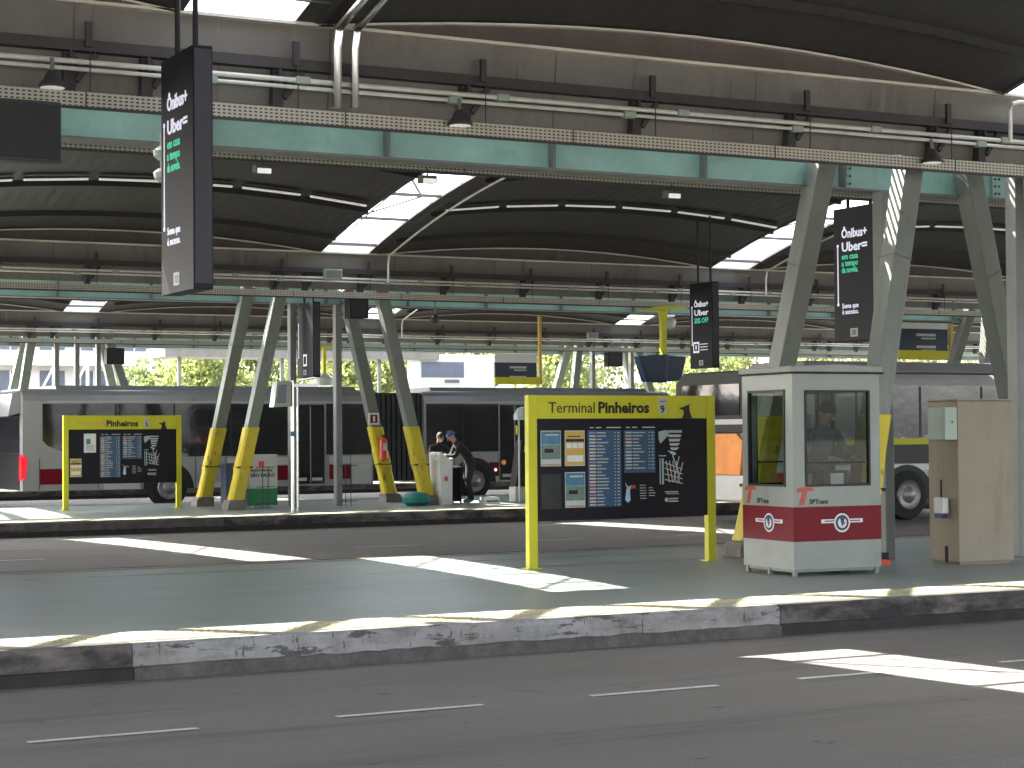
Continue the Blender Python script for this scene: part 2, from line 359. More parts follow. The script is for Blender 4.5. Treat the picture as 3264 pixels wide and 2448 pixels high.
for a, b in ((-3, 4.5), (4.85, 5.1), (5.6, 8.2), (9.5, 13.2)): strip('platform_line', 'paleline', a, b, 20.3, 20.38, K+.004)
strip('platform_line', 'paleline', 8.3, 13.5, 19.05, 19.1, K+.004)
strip('platform_edge_line', 'yellowline', XL, 50, 21.25, 21.4, K+.004)
for s in range(0, 40, 3): strip('lane_marking', 'whiteline', s, s+1.1, 27.8, 27.87, .005)
# ================================================================ canopy
SP = 9.75; SK = lambda k: 6.1+SP*k; KS = range(-3, 6); HW = .675
YC = [-2.9, 17.6, 38.1, 58.6]
ZE, AY, AX = 5.6, 1.29, .28
def arch(x):
    k = math.floor((x-6.1)/SP); c = 6.1+SP*(k+.5); u = (x-c)/(SP/2-HW)
    return AX*max(0, 1-u*u)
def zv(x, y, y0, y1, a=True):
    mm = (y0+y1)/2; h = (y1-y0)/2; t = (y-mm)/h
    return ZE+AY*(1-t*t)+(arch(x) if a else 0)
XA, XB = SK(-3), SK(5)
bays = [(-2.9+1, 16.6), (18.6, 37.1), (39.1, 57.6)]
for bi, (y0, y1) in enumerate(bays):
    lab = ['dark ribbed vaulted roof over the nearest road, filling the top right corner', 'dark vaulted roof with bright skylights between the first and second column rows', 'dark vaulted roof farthest back above the long articulated bus'][bi]
    root = thing('vaulted_roof', lab, 'roof', (0, 0, 0), group='vaulted roof bays')
    NY = 18
    for k in list(KS)[:-1]:
        xa, xb = SK(k)+HW, SK(k+1)-HW
        if bi == 2 and xa < 0: continue
        m_ = mb('ceiling'); NX = 14; T = .1
        top = []; bot = []
        for i in range(NX+1):
            x = xa+(xb-xa)*i/NX
            bot.append([(x, y0+(y1-y0)*j/NY, zv(x, y0+(y1-y0)*j/NY, y0, y1)) for j in range(NY+1)])
        vs = [v for r in bot for v in r]; nb = len(vs); vs += [(v[0], v[1], v[2]+T) for v in vs]
        W = NY+1; fs = []
        for i in range(NX):
            for j in range(NY):
                a = i*W+j; fs.append((a, a+1, a+W+1, a+W)); fs.append((nb+a, nb+a+W, nb+a+W+1, nb+a+1))
        for i in range(NX): fs.append((i*W, (i+1)*W, nb+(i+1)*W, nb+i*W)); fs.append((i*W+NY, nb+i*W+NY, nb+(i+1)*W+NY, (i+1)*W+NY))
        for j in range(NY): fs.append((j, nb+j, nb+j+1, j+1)); a = NX*W+j; fs.append((a, a+1, nb+a+1, nb+a))
        m_.add(vs, fs); m_.build('roof_panel', root, smooth=True)
        # purlins following the arch
        pm = mb('purlin')
        for y in [y0+(y1-y0)*q for q in (.07, .2, .33, .46, .6, .73, .86, .95)]:
            for i in range(NX):
                xx0, xx1 = xa+(xb-xa)*i/NX, xa+(xb-xa)*(i+1)/NX
                pm.beam((xx0, y, zv(xx0, y, y0, y1)-.045), (xx1, y, zv(xx1, y, y0, y1)-.045), .06, .1)
        pm.build('purlin', root)
        # lens shaped end panel between straight flange and arch, with pale arched trim
        for ye, sg in ((y0, 1), (y1, -1)):
            e = mb('lens'); poly = [(xa, ZE)]+[(xa+(xb-xa)*i/12, ZE+.004+AX*(1-(2*i/12-1)**2)) for i in range(13)]+[(xb, ZE)]
            yy = ye-sg*.02
            e.prism(poly, 'y', yy-.02, yy+.02)
            e.m('flange')
            for i in range(12):
                x0_, x1_ = xa+(xb-xa)*i/12, xa+(xb-xa)*(i+1)/12
                e.beam((x0_, ye+sg*.03, zv(x0_, ye, y0, y1)-.012), (x1_, ye+sg*.03, zv(x1_, ye, y0, y1)-.012), .1, .022)
            e.build('end_panel', root)
    # skylights
    for k in KS:
        if k == 5 or (bi == 2 and k < -1): continue
        s = SK(k); xa, xb = s-HW, s+HW
        gy = [(y0+.05+.3*0, y1-.05)]
        mid0, mid1 = (26.5, 30.6) if bi == 1 else ((y0+y1)/2-2.0, (y0+y1)/2+2.0)
        g = mb('glassclear'); N = 24; ys = [y0+.02+(y1-y0-.04)*j/N for j in range(N+1)]
        vs = []
        for y in ys: z = zv(s, y, y0, y1, False)+.06; vs += [(xa, y, z), (xb, y, z)]
        g.add(vs, [(2*j, 2*j+1, 2*j+3, 2*j+2) for j in range(N)])
        sk_o = g.build('skylight', root)
        c = mb('ceiling')
        for xx, hh in ((xa, .36), (xb, .13)):  # left upstand raised to trim the left edge of the sun patches
            for j in range(N):
                c.beam((xx, ys[j], zv(s, ys[j], y0, y1, False)+hh/2-.015), (xx, ys[j+1], zv(s, ys[j+1], y0, y1, False)+hh/2-.015), .08, hh)
        for j in range(N): c.beam((xb-.13, ys[j], zv(s, ys[j], y0, y1, False)+.02), (xb-.13, ys[j+1], zv(s, ys[j+1], y0, y1, False)+.02), .2, .05)  # dark right edge strip, widened to narrow the sun patches
        # unseen opaque cover over the middle, added to interrupt the sun patches
        NN = 6
        for j in range(NN):
            a, b = mid0+(mid1-mid0)*j/NN, mid0+(mid1-mid0)*(j+1)/NN
            c.beam((s, a, zv(s, a, y0, y1, False)+.16), (s, b, zv(s, b, y0, y1, False)+.16), 1.3, .06)
        if bi == 1:
            c.beam((s, y0, ZE+.2), (s, 20.2, zv(s, 20.2, y0, y1, False)+.2), 1.3, .06)  # unseen cover added to cut off the near end of the sun patch
        c.build('upstand_and_sun_covers', sk_o)
        fr = mb('greysteel')
        for y in [y0+1.0+1.55*q for q in range(12)]:
            if y < y1: fr.beam((xa, y, zv(s, y, y0, y1, False)+.02), (xb, y, zv(s, y, y0, y1, False)+.02), .05, .06)
        for q in range(9):
            ya, yb = y0+.3+2.0*q, y0+2.3+2.0*q
            if yb > y1: break
            za, zb = zv(s, ya, y0, y1, False)+.45, zv(s, yb, y0, y1, False)+.45
            A, B = (xa, xb) if q % 2 else (xb, xa)
            fr.tube([(A, ya, za), (B, yb, zb)], .03, 6); fr.tube([((xa+xb)/2, ya, za), ((xa+xb)/2, yb, zb)], .02, 6); fr.tube([(xa, ya, za), (xb, ya, za)], .025, 6)
        fr.build('glazing_bar', sk_o)

# gutter rows
rowlab = ['row behind the camera', 'nearest row, mint web showing right across the top of the picture', 'middle row above the second platform', 'farthest row in front of the trees']
for ri, yc in enumerate(YC):
    if ri == 0:
        continue
    x0, x1 = (-15 if ri == 1 else -5), 64
    # fascia & trough
    t = thing('roof_gutter', ['', 'long beige panelled roof gutter across the upper picture, nearest of three', 'beige roof gutter above the second platform, middle of three', 'beige roof gutter farthest back against the trees'][ri], 'gutter', (0, yc, 0), group='roof gutters over the column rows')
    xs = [x0+2.4375*i for i in range(int((x1-x0)/2.4375)+1)]
    for sgn in (-1, 1):
        f = mb('fascia')
        for a, b in zip(xs[:-1], xs[1:]):
            q = [(sgn*.98, ZE-.01), (sgn*.98+.03*-sgn, ZE-.01), (sgn*.86, 4.84), (sgn*.89, 4.84)]
            f.m('fascia').prism(q, 'x', a, b); f.m('lens').prism([(v[0]+sgn*.004, v[1]) for v in q], 'x', b-.006, b+.006)
        f.build('fascia_panel', t)
    g = mb('flange')
    for sgn in (-1, 1): g.box(x0, x1, sgn*1.03-.05, sgn*1.03+.05, ZE-.018, ZE+.012)
    g.build('top_flange', t)
    b = mb('band')
    b.box(x0, x1, -1.05, -.92, 5.165, 5.265); b.box(x0, x1, .92, 1.05, 5.165, 5.265)  # solid dark strips stand in for the shadow gap along the fascia
    b.build('shadow_gap_strip', t)
    sfo = mb('soffit'); sfo.box(x0, x1, -.86, -.3, 5.3, 5.36); sfo.box(x0, x1, .8, .86, 5.3, 5.36)
    for i in range(13): sfo.box(x0, x1, -.27+i*.085, -.235+i*.085, 5.375, 5.39)  # unseen slats added to dim the sun strip along the kerb
    # laced slot bars, made wide to shape the sun strip into lens spots
    x = 6.4-SP*2
    while x < x1:
        sfo.beam((x, -.3, 5.33), (x+.975, .8, 5.33), .2, .05); sfo.beam((x+.975, .8, 5.33), (x+1.95, -.3, 5.33), .2, .05); x += 1.95
    sfo.build('soffit_with_sun_slats', t)
    # brackets
    bk0 = mb('band'); bk0.box(-.05, .05, -1.0, -.87, 4.78, 5.16); bk0.beam((.24, -1.0, 5.15), (.06, -1.0, 4.9), .04, .05); bk0.beam((-.02, -1.0, 5.15), (.16, -1.0, 4.99), .035, .05); bk0.box(-.012, .012, -1.06, -1.02, 5.0, 5.16); bk0.beam((.05, -.97, 4.95), (.05, -.9, 4.8), .03, .05)
    p0 = None
    for j in range(-6, 26):
        for dx in ([0, -1.25] if j % 5 == 0 else [0]):
            xx = 6.4+1.95*j+dx
            if xx < x0 or xx > x1-2: continue
            if p0 is None: p0 = bk0.build('bracket', t); p0.location.x = xx; pm0 = p0
            else: c = pm0.copy(); COL.objects.link(c); c.location.x = xx
    h0 = None
    for j in range(-4, 22):
        xx = 8.5+1.95*j-.0
        if xx < 0 or xx > 50: continue
        if h0 is None:
            hm = mb('band'); hm.box(-.03, .03, -1.09, -1.05, 5.2, 5.42); hm.tube([(0, -1.12, 5.2), (0, -1.12, 4.72)], .006, 5); h0 = hm.build('hanger', t); h0.location.x = xx
        else: c = h0.copy(); COL.objects.link(c); c.location.x = xx
    # mint I beam
    tb = thing('steel_beam', ['', 'long mint green steel beam running under the nearest gutter', 'mint green steel beam on the splayed columns of the second platform', 'mint green steel beam on the farthest column row'][ri], 'beam', (0, yc+.4, 4.6), group='mint steel beams along the column rows')
    wb = mb('mint').box(x0, x1, -.008, .008, .02, .42); wb.build('web', tb)
    fl = mb('greysteel').box(x0, x1, -.14, .14, -.005, .018).box(x0, x1, -.04, .04, .422, .445); fl.build('beam_flange', tb)
    st0 = None
    for j in range(-6, 26):
        xx = 6.15+1.95*j
        if xx < x0 or xx > 50: continue
        if st0 is None: st0 = mb('greysteel').box(-.012, .012, -.13, -.009, .019, .42).build('stiffener', tb); st0.location.x = xx
        else: c = st0.copy(); COL.objects.link(c); c.location.x = xx
    # cable trays
    for (dy, lb) in ((-1.2, 'front'), (1.2, 'rear')):
        wl = {1: 'nearest', 2: 'middle', 3: 'farthest'}[ri]
        tr = mb('perf'); tr.box(x0, x1, dy-.05, dy-.045, 4.64, 4.765); tr.m('soffit').box(x0, x1, dy-.044, dy+.1, 4.645, 4.655)
        tr.m('band').box(x0, x1, dy-.056, dy-.044, 4.612, 4.638)
        for i in range(40):
            xx = x0+2.44*i
            if xx < x1: tr.m('band').box(xx, xx+.012, dy-.054, dy-.051, 4.64, 4.765)
        o = tr.build('cable_tray', loc=(0, yc, 0))
        tag(o, f'perforated pale metal cable tray on the {lb} side of the {wl} gutter', 'cable tray', 'perforated cable trays')
    # conduits
    for zc, r, lb in ((5.055, .024, 'upper'), (4.99, .019, 'lower')):
        wl = {1: 'nearest', 2: 'middle', 3: 'farthest'}[ri]
        root = thing('conduit', f'{lb} of two pale conduit pipes along the {wl} beige gutter', 'pipe', (0, yc-1.1, zc), group='conduit pipes along the gutters')
        mb('pipe').tube([(x0, 0, 0), (x1, 0, 0)], r, 8).build('pipe', root, smooth=True)
        jb = None
        for i in range(18):
            xx = 5.7+2.2*i+(.9 if lb == 'upper' else 0)
            if jb is None: jb = mb('boxgrey').box(-.07, .07, -.04, .04, -.035, .035).build('junction_box', root, bev=.012); jb.location.x = xx
            else: c = jb.copy(); COL.objects.link(c); c.location.x = xx+random.uniform(-.3, .3)

# skylight conduit drops
for (s, yr) in ((SK(0), 16.6), (SK(1), 16.6), (SK(1), 37.1), (SK(2), 37.1), (SK(2), 57.6)):
    y0, y1 = [(a, b) for a, b in bays if abs(b-yr) < .2][0]
    big = s == SK(0)
    nm = {(0, 0): 'bright bent steel pipe pair running up the nearest skylight beside the left hanging screen', (1, 0): 'small steel pipe turning down at the top right skylight', (1, 1): 'thin pipe along the right edge of the central skylight', (2, 1): 'thin pipe beside the skylight behind the right columns', (2, 2): 'thin pipe beside the small distant skylight'}[(round((s-6.1)/SP), 0 if yr < 20 else 1 if yr < 40 else 2)]
    pp = MB().m('stainless' if big else 'pipe')
    for dx, r in (((.82, .045), (1.0, .04)) if big else ((.85, .022),)):
        x = s+dx; pts = []
        ya = y1-8
        for j in range(12):
            y = ya+(y1-.22-ya)*j/11; pts.append((x, y, zv(s, y, y0, y1, False)-.1))
        pts += [(x, y1-.16, ZE-.22), (x, y1-.16, 4.82 if big else 5.0)]
        pp.tube(pts, r, 10)
    tag(pp.build('conduit_riser', smooth=True), nm, 'pipe', 'conduit risers at the skylights')
pp = mb('pipe').tube([(19, 16.3, 5.47), (15.2, 16.3, 5.47), (15.08, 16.3, 5.44), (15.05, 16.3, 5.34), (15.05, 16.3, 5.0)], .024, 8)
tag(pp.build('conduit_bend', smooth=True), 'pale pipe with an elbow under the top right skylight', 'pipe')

# tube lights in arcs
tl = None
for bi, (y0, y1) in enumerate(bays[1:]):
    for k in (0, 1, 2):
        for q in range(6):
            x = SK(k)+HW+.75+1.37*q; y = y1-3.0; z = zv(x, y, y0, y1)-.1; sl_ = (zv(x+.5, y, y0, y1)-zv(x-.5, y, y0, y1))
            bay = {0: 'left', 1: 'centre', 2: 'right'}[k]; dep = 'middle' if bi == 0 else 'far'
            lb = f'slim white tube light in the arc under the {dep} {bay} vault, {["first", "second", "third", "fourth", "fifth", "sixth"][q]} from the left'
            if tl is None:
                tl = thing('tube_light', lb, 'light', group='tube lights in arcs under the vaults')
                mb('band').box(-.6, .6, -.05, .05, .012, .05).build('housing', tl); mb('lamp_w').box(-.58, .58, -.035, .035, -.02, .012).build('tube', tl); c = tl
            else: c = copy_tree(tl); c['label'] = lb
            c.location = (x, y, z); c.rotation_euler = (0, -math.atan(sl_), 0)

# ================================================================ splayed columns
def leg(root, bx, by, tx, ty, zt=4.95, w=.225, padded=True):
    b, t = Vector((bx, by, K)), Vector((tx, ty, zt)); d = (t-b)
    P = lambda z: b+d*((z-K)/d.z)
    o = mb('mintleg').beam(P(.44), t, w, w, w*1.15, w*1.1, up=(0, 1, 0)).build('column_leg', root, bev=.012)
    mb('plinth').beam(P(3.7), P(3.715), w*1.1+.012, w*1.1+.012, up=(0, 1, 0)).build('joint', o)
    pc0, pc1 = P(.3), P(.46); h0, h1 = w/2+.085, w/2+.065
    mb('plinth').loft([[(c.x+a*hh, c.y+b_*hh, zz) for a, b_ in ((-1, -1), (1, -1), (1, 1), (-1, 1))] for c, hh, zz in ((pc0, h0, K), (pc0, h0, .38), (pc1, h1, .46))]).build('plinth', o, bev=.015)
    if padded:
        m_ = mb('pad'); e = w+.07
        rings = []
        for z, ee in ((.46, e+.02), (.6, e), (1.0, e-.01), (1.12, e+.03), (1.5, e), (1.95, e+.01)):
            c = P(z); h = ee/2; q = ee*.16
            rings.append([(c.x+a, c.y+b_, z) for a, b_ in ((-h, -h+q), (-h+q, -h), (h-q, -h), (h, -h+q), (h, h-q), (h-q, h), (-h+q, h), (-h, h-q))])
        m_.loft(rings).build('protective_pad', o, bev=.008)
        for z in (.53, 1.13):
            s = mb('strap'); c = P(z); h = e/2+.014
            s.box(c.x-h, c.x+h, c.y-h, c.y+h, z-.02, z+.016)
        s.box(P(1.5).x-.004, P(1.5).x+.004, P(1.5).y-e/2-.01, P(1.5).y-e/2+.002, .55, 1.9) if False else None
        s.build('strap', o)
    return o
def cluster(cx, yc, lab, ri, posts, legs=None):
    root = thing('column_cluster', lab, 'column', (0, 0, 0), group='splayed steel column clusters')
    if legs:
        for l_ in legs: leg(root, *l_)
    else:
        for sx in (-1, 1):
            for sy in (-1, 1): leg(root, cx+sx*2.3, yc+.2+sy*1.2, cx-.3+sx*1.15, yc-.2+sy*.35)
    for px, py in posts: mb('greysteel').box(px-.07, px+.07, py-.09, py+.09, K, 4.97 if py-yc < 0 else 4.6).build('post', root, bev=.01)
    # gusset plates with bolts on the beam
    for sx in (-1, 1):
        gp = mb('mint').box(cx-.4+sx*1.15-.22, cx-.4+sx*1.15+.22, yc+.36, yc+.385, 4.63, 5.0)
        gp.m('band')
        for bx_ in range(4):
            for bz in (0, 1): gp.lathe((cx-.4+sx*1.15-.18+bz*.06, yc+.35, 4.68+bx_*.09), [(.014, -.005), (.014, .012)], 6, 'y')
        gp.build('gusset_plate', root)
    return root
cluster(15.75, 17.6, 'mint steel columns splayed behind the white booth at the right', 1, [(14.5, 17.9), (16.02, 17.3)], [(13.38, 19.2, 13.52, 17.72), (13.0, 16.6, 14.22, 17.03), (17.95, 19.0, 15.65, 17.72), (17.95, 16.6, 16.1, 17.03)])
cluster(15.85, 38.1, 'splayed columns with yellow padded feet in front of the articulated bus', 2, [(15.05, 38.3), (16.1, 38.3)], [(13.55, 39.8, 14.05, 38.22), (13.42, 37.45, 14.52, 37.5), (17.85, 39.4, 16.25, 38.22), (17.85, 37.45, 16.75, 37.5)])
cluster(35.3, 38.1, 'splayed columns of the second platform just past the right edge', 2, [(34.6, 38.3)])
cluster(15.85, 58.6, 'distant splayed columns at the far left in front of the white building', 3, [(15.23, 58.4), (15.86, 58.4), (16.5, 58.3)])
cluster(35.0, 58.6, 'distant splayed columns seen above the bus roof near the picture centre', 3, [(34.3, 58.4), (35.9, 58.4)])


# ================================================================ information boards
def board(x0, x1, y, lab, near=True, num='9'):
    root = thing('information_board', lab, 'notice board', (0, y, 0), group='yellow framed terminal information boards')
    W = x1-x0; zt = 2.2 if near else 2.23
    for px in (x0+.055, x1-.055):
        o = mb('yellow').box(px-.055, px+.055, -.045, .045, K, zt).build('post', root, bev=.006)
        mb('yellow').box(px-.09, px+.09, -.08, .08, K, K+.012).build('base_plate', o)
    hd = mb('yellow').box(x0+.112, x1-.112, -.035, .035, 1.935, zt-.004).build('header', root)
    mb('black').box(x0+.112, x1-.112, -.03, .03, .8, 1.933).build('panel', root)
    fy = -.037
    text('heading', 'Terminal', .175, 'ink' if near else 'poster_y', (x0+.26, fy, 2.0), parent=hd, bold=.0, fit=.6)
    text('heading', 'Pinheiros', .175, 'ink', (x0+.905, fy, 2.0), parent=hd, bold=.006, fit=.68)
    nx = x0+1.72
    pl = mb('offwhite').box(nx, nx+.11, -.038, -.0355, 1.985, 2.17).build('number_plate', hd)
    text('number', num, .12, 'ink', (nx+.022, -.04, 2.0), parent=pl, bold=.003)
    mb('ink').box(nx+.012, nx+.098, -.041, -.0385, 2.125, 2.133).build('number_rule', pl)
    # black bird-like crest rising from the panel
    bx = x1-.46
    crest = [(bx, 1.935), (bx+.14, 1.935), (bx+.115, 1.99), (bx+.105, 2.03), (bx+.1, 2.075), (bx+.125, 2.1), (bx+.07, 2.085), (bx+.0, 2.06), (bx-.035, 2.058), (bx-.03, 2.045), (bx+.02, 2.03), (bx+.03, 1.99)]
    mb('ink').prism(crest, 'y', -.041, -.0355).build('crest', hd)
    def poster(px, pz, kind, pw=.26, ph=.4):
        q = mb('offwhite').box(px, px+pw, -.034, -.0305, pz, pz+ph)
        if kind == 'bus':
            q.m('poster_b').box(px+.008, px+pw-.008, -.037, -.0345, pz+ph*.62, pz+ph-.01)
            q.m('poster_g').box(px+.008, px+pw-.008, -.037, -.0345, pz+ph*.2, pz+ph*.61)
            q.m('offwhite').box(px+.06, px+pw-.03, -.039, -.0375, pz+ph*.86, pz+ph*.9)
            q.m('greysteel').box(px+.03, px+pw-.03, -.039, -.0375, pz+ph*.28, pz+ph*.52).m('ink').box(px+.045, px+pw-.1, -.041, -.0395, pz+ph*.38, pz+ph*.49)
            q.m('poster_o').box(px+.008, px+pw-.008, -.037, -.0345, pz+.008, pz+ph*.06)
        elif kind == 'plan':
            q.m('poster_y').box(px+.008, px+pw-.008, -.037, -.0345, pz+.008, pz+ph-.01)
            q.m('cloth_navy').box(px+.012, px+pw-.012, -.039, -.0375, pz+ph*.68, pz+ph*.76).m('ink').box(px+.04, px+pw-.06, -.039, -.0375, pz+ph*.82, pz+ph*.85)
            for i in range(3): q.m('white').box(px+.02+i*.077, px+.085+i*.077, -.039, -.0375, pz+ph*.5, pz+ph*.64)
            q.m('white').box(px+.025, px+pw-.025, -.039, -.0375, pz+ph*.12, pz+ph*.3)
        else:
            q.m('white').box(px+.01, px+pw-.01, -.037, -.0345, pz+.01, pz+ph-.01); q.m('poster_b').box(px+.05, px+.14, -.039, -.0375, pz+ph*.45, pz+ph*.72)
            q.m('greysteel')
            for i in range(5): q.box(px+.05, px+pw-.05, -.039, -.0375, pz+ph*.12+i*.025, pz+ph*.12+i*.025+.008)
        q.build('poster', root)
    def table(px, pz0, pz1, pw, seed):
        q = mb('bluepanel').box(px, px+pw, -.034, -.0305, pz0, pz1); r = random.Random(seed)
        z = pz1-.03
        cols = ['tint4', 'tint4', 'tint1', 'tint3', 'tint2', 'tint1', 'tint3', 'offwhite', 'mapgreen', 'tint2']
        i = 0
        while z > pz0+.015:
            q.m(cols[(i*7+seed) % 10] if r.random() < .6 else 'tint2').box(px+.02, px+.1, -.037, -.0345, z-.007, z+.011)
            q.m('offwhite').box(px+.115, px+.115+r.uniform(.06, .17), -.037, -.0345, z-.004, z+.007)
            q.box(px+pw-.09, px+pw-.075, -.037, -.0345, z-.004, z+.006); q.m('mapgreen').box(px+pw-.05, px+pw-.02, -.037, -.0345, z-.006, z+.008)
            z -= .0372; i += 1
        q.m('offwhite'); hz = pz1+.025
        for a, b in ((.03, .08), (.11, .18), (.25, pw-.0)): q.box(px+a, px+b, -.034, -.0305, hz, hz+.012)
        q.build('timetable', root)
    px = x0+.16
    if near:
        poster(px, 1.4, 'bus'); poster(px+.31, 1.4, 'plan'); poster(px+.31, .93, 'bus')
        mb('busblack').box(px, px+.26, -.034, -.0305, .92, 1.31).build('empty_frame', root)
    else:
        poster(px+.27, 1.45, 'notice'); poster(px-.02, .95, 'plan', .24, .38)
    table(px+.61, .93, 1.8, .44, 3); table(px+1.09, 1.31, 1.8, .42, 8)
    # region crest, street map, small logos
    q = MB(); mx = px+1.56
    q.m('mapgreen').prism([(mx, 1.78), (mx+.1, 1.8), (mx+.14, 1.75), (mx+.09, 1.7), (mx+.02, 1.64), (mx-.0, 1.7)], 'y', -.036, -.0305)
    for i in range(5):
        z = 1.765-i*.05; q.m('mapgreen' if i < 1 else 'offwhite').prism([(mx+.12-.0*i+i*.008, z+.03), (mx+.32-.01*i, z+.03), (mx+.315-.018*i, z), (mx+.12+i*.014, z)], 'y', -.036, -.0305)
    q.m('tint4').prism([(mx+.12, 1.56), (mx+.22, 1.54), (mx+.24, 1.52), (mx+.2, 1.5)], 'y', -.036, -.0305)
    q.build('region_mark', root)
    q = MB(); q.m('tint4').box(mx+.01, mx+.02, -.036, -.0305, 1.17, 1.47).m('mapgreen').box(mx+.04, mx+.065, -.036, -.0305, 1.17, 1.47).m('offwhite').box(mx+.0, mx+.1, -.036, -.0305, 1.495, 1.505)
    for i in range(4): q.beam((mx+.08, -.034, 1.42-.065*i), (mx+.32, -.034, 1.34-.055*i), .004, .011)
    for i in range(5): q.beam((mx+.1+.045*i, -.033, 1.44), (mx+.14+.045*i, -.033, 1.19), .003, .01) if i < 4 else None
    q.beam((mx+.19, -.0325, 1.5), (mx+.27, -.0325, 1.3), .004, .012).beam((mx+.2, -.032, 1.2), (mx+.28, -.032, 1.49), .003, .011).beam((mx+.25, -.0315, 1.18), (mx+.33, -.0315, 1.42), .003, .01)
    q.build('street_map', root)
    q = MB(); q.m('tint4').prism([(px+1.1, 1.0), (px+1.14, .97), (px+1.17, 1.0), (px+1.16, 1.13), (px+1.12, 1.13)], 'y', -.036, -.0305).m('mapgreen').prism([(px+1.1, 1.2), (px+1.13, 1.12), (px+1.17, 1.12), (px+1.19, 1.17), (px+1.14, 1.15)], 'y', -.038, -.0305).m('logo_red').prism([(px+1.17, 1.13), (px+1.24, 1.13), (px+1.23, 1.17), (px+1.18, 1.17)], 'y', -.04, -.0305)
    q.build('logo', root); q = mb('offwhite')
    r = random.Random(5)
    for c in range(2):
        if c: q.build('legend', root); q = mb('offwhite')
        for i in range(6 if c == 0 else 4): q.box(px+1.3+c*.12, px+1.3+c*.12+r.uniform(.05, .09), -.034, -.0305, 1.16-i*.03-c*.03, 1.168-i*.03-c*.03)
    q.build('legend', root)
    q = mb('offwhite').box(mx+.08, mx+.26, -.034, -.0305, 1.075, 1.087).box(mx+.1, mx+.27, -.034, -.0305, 1.055, 1.064).lathe((mx+.1, -.0305, .99), [(.025, 0), (.025, -.004)], 10, 'y').box(mx+.13, mx+.26, -.034, -.0305, .995, 1.01).box(mx+.13, mx+.26, -.034, -.0305, .965, .98)
    q.build('operator_marks', root)
    return root
board(10.18, 12.68, 18.8, 'large yellow framed board reading Terminal Pinheiros 9, left of the white booth', True, '9')
board(10.42, 12.96, 39.45, 'smaller yellow framed board with faded Terminal lettering in front of the articulated bus', False, '5')

# ================================================================ ticket booth
bt = thing('booth', 'small white and maroon glazed attendant booth on short legs at the right', 'booth', (11.93, 16.22, K), rz=math.radians(-3))
BW, BD = 1.1, .98
sh = MB().m('boothskin')
t_ = .05
def wallframe(m_, ax, a0, a1, pos, z0, z1, w0, w1, wz0, wz1, th):
    # wall with a window hole: four strips. ax 'x' = wall runs along x at y=pos
    for (p, q, r, s_) in ((a0, a1, z0, wz0), (a0, a1, wz1, z1), (a0, w0, wz0, wz1), (w1, a1, wz0, wz1)):
        if q-p < .001: continue
        if ax == 'x': m_.box(p, q, pos, pos+th, r, s_)
        else: m_.box(pos, pos+th, p, q, r, s_)
Z0, Z1 = .1, 2.13
wallframe(sh, 'x', 0, BW, 0, Z0, Z1, .15, .97, .93, 1.94, t_)
wallframe(sh, 'x', 0, BW, BD-t_, Z0, Z1, .15, .97, .93, 1.94, t_)
wallframe(sh, 'y', t_, BD-t_, 0, Z0, Z1, .14, .86, .93, 1.95, t_)
wallframe(sh, 'y', t_, BD-t_, BW-t_, Z0, Z1, .14, .86, .93, 1.95, t_)
shell = sh.build('shell', bt)
mb('boothskin').box(-.0, BW, -.0, BD, Z0-.03, Z0).build('floor', bt)
mb('boothskin').prism([(-.03, 2.13), (BW+.03, 2.13), (BW+.02, 2.19), (BW*.5, 2.215), (-.02, 2.19)], 'y', -.03, BD+.03).build('roof', bt, bev=.008)
mb('strap').box(-.035, BW+.035, -.034, BD+.034, 2.112, 2.129).build('roof_seal', bt)
for nm_, bx_ in (('red_band', (-.004, BW+.004, -.004, BD+.004, .36, .72)),):
    q = mb('maroon'); a, b, c, d, e, f_ = bx_
    q.box(a, b, -.004, -.0005, e, f_); q.box(a, -.0005, -.0005, d, e, f_); q.box(BW+.0005, b, -.0005, d, e, f_); q.box(-.0005, BW+.0005, BD+.0005, d, e, f_); q.build(nm_, bt)
def winframe(ax, pos, w0, w1, z0, z1, parent):
    q = mb('ink'); e = .022
    for (p, r, s_, u) in ((w0, w1, z0, z0+e), (w0, w1, z1-e, z1), (w0, w0+e, z0+e, z1-e), (w1-e, w1, z0+e, z1-e)):
        if ax == 'x': q.box(p, r, pos-.012, pos+.03, s_, u)
        else: q.box(pos-.012, pos+.03, p, r, s_, u)
    if ax == 'x': q.box(w0+e, w1-e, pos, pos+.02, z0+.24, z0+.258)
    o = q.build('window', parent)
    g = mb('glassbooth')
    if ax == 'x': g.add([(w0, pos+.012, z0), (w1, pos+.012, z0), (w1, pos+.012, z1), (w0, pos+.012, z1)], [(0, 1, 2, 3)])
    else: g.add([(pos+.012, w0, z0), (pos+.012, w1, z0), (pos+.012, w1, z1), (pos+.012, w0, z1)], [(0, 1, 2, 3)])
    g.build('pane', o)
winframe('x', 0, .15, .97, .93, 1.94, bt); winframe('x', BD-.02, .15, .97, .93, 1.94, bt)
winframe('y', 0, .14, .86, .93, 1.95, bt); winframe('y', BW-.02, .14, .86, .93, 1.95, bt)
for i, (a, b) in enumerate(((.03, .03), (BW-.05, .03), (.03, BD-.05), (BW-.05, BD-.05), (.03, .5))):
    mb('greysteel').box(a-.02, a+.02, b-.02, b+.02, 0, .07).build('foot', bt)
mb('greysteel').box(.02, BW-.02, .02, .05, .04, .069).box(.02, .05, .051, BD-.02, .04, .069).build('base_rail', bt)
mb('greysteel').box(.06, BW-.06, .06, .34, .86, .89).build('counter', bt)
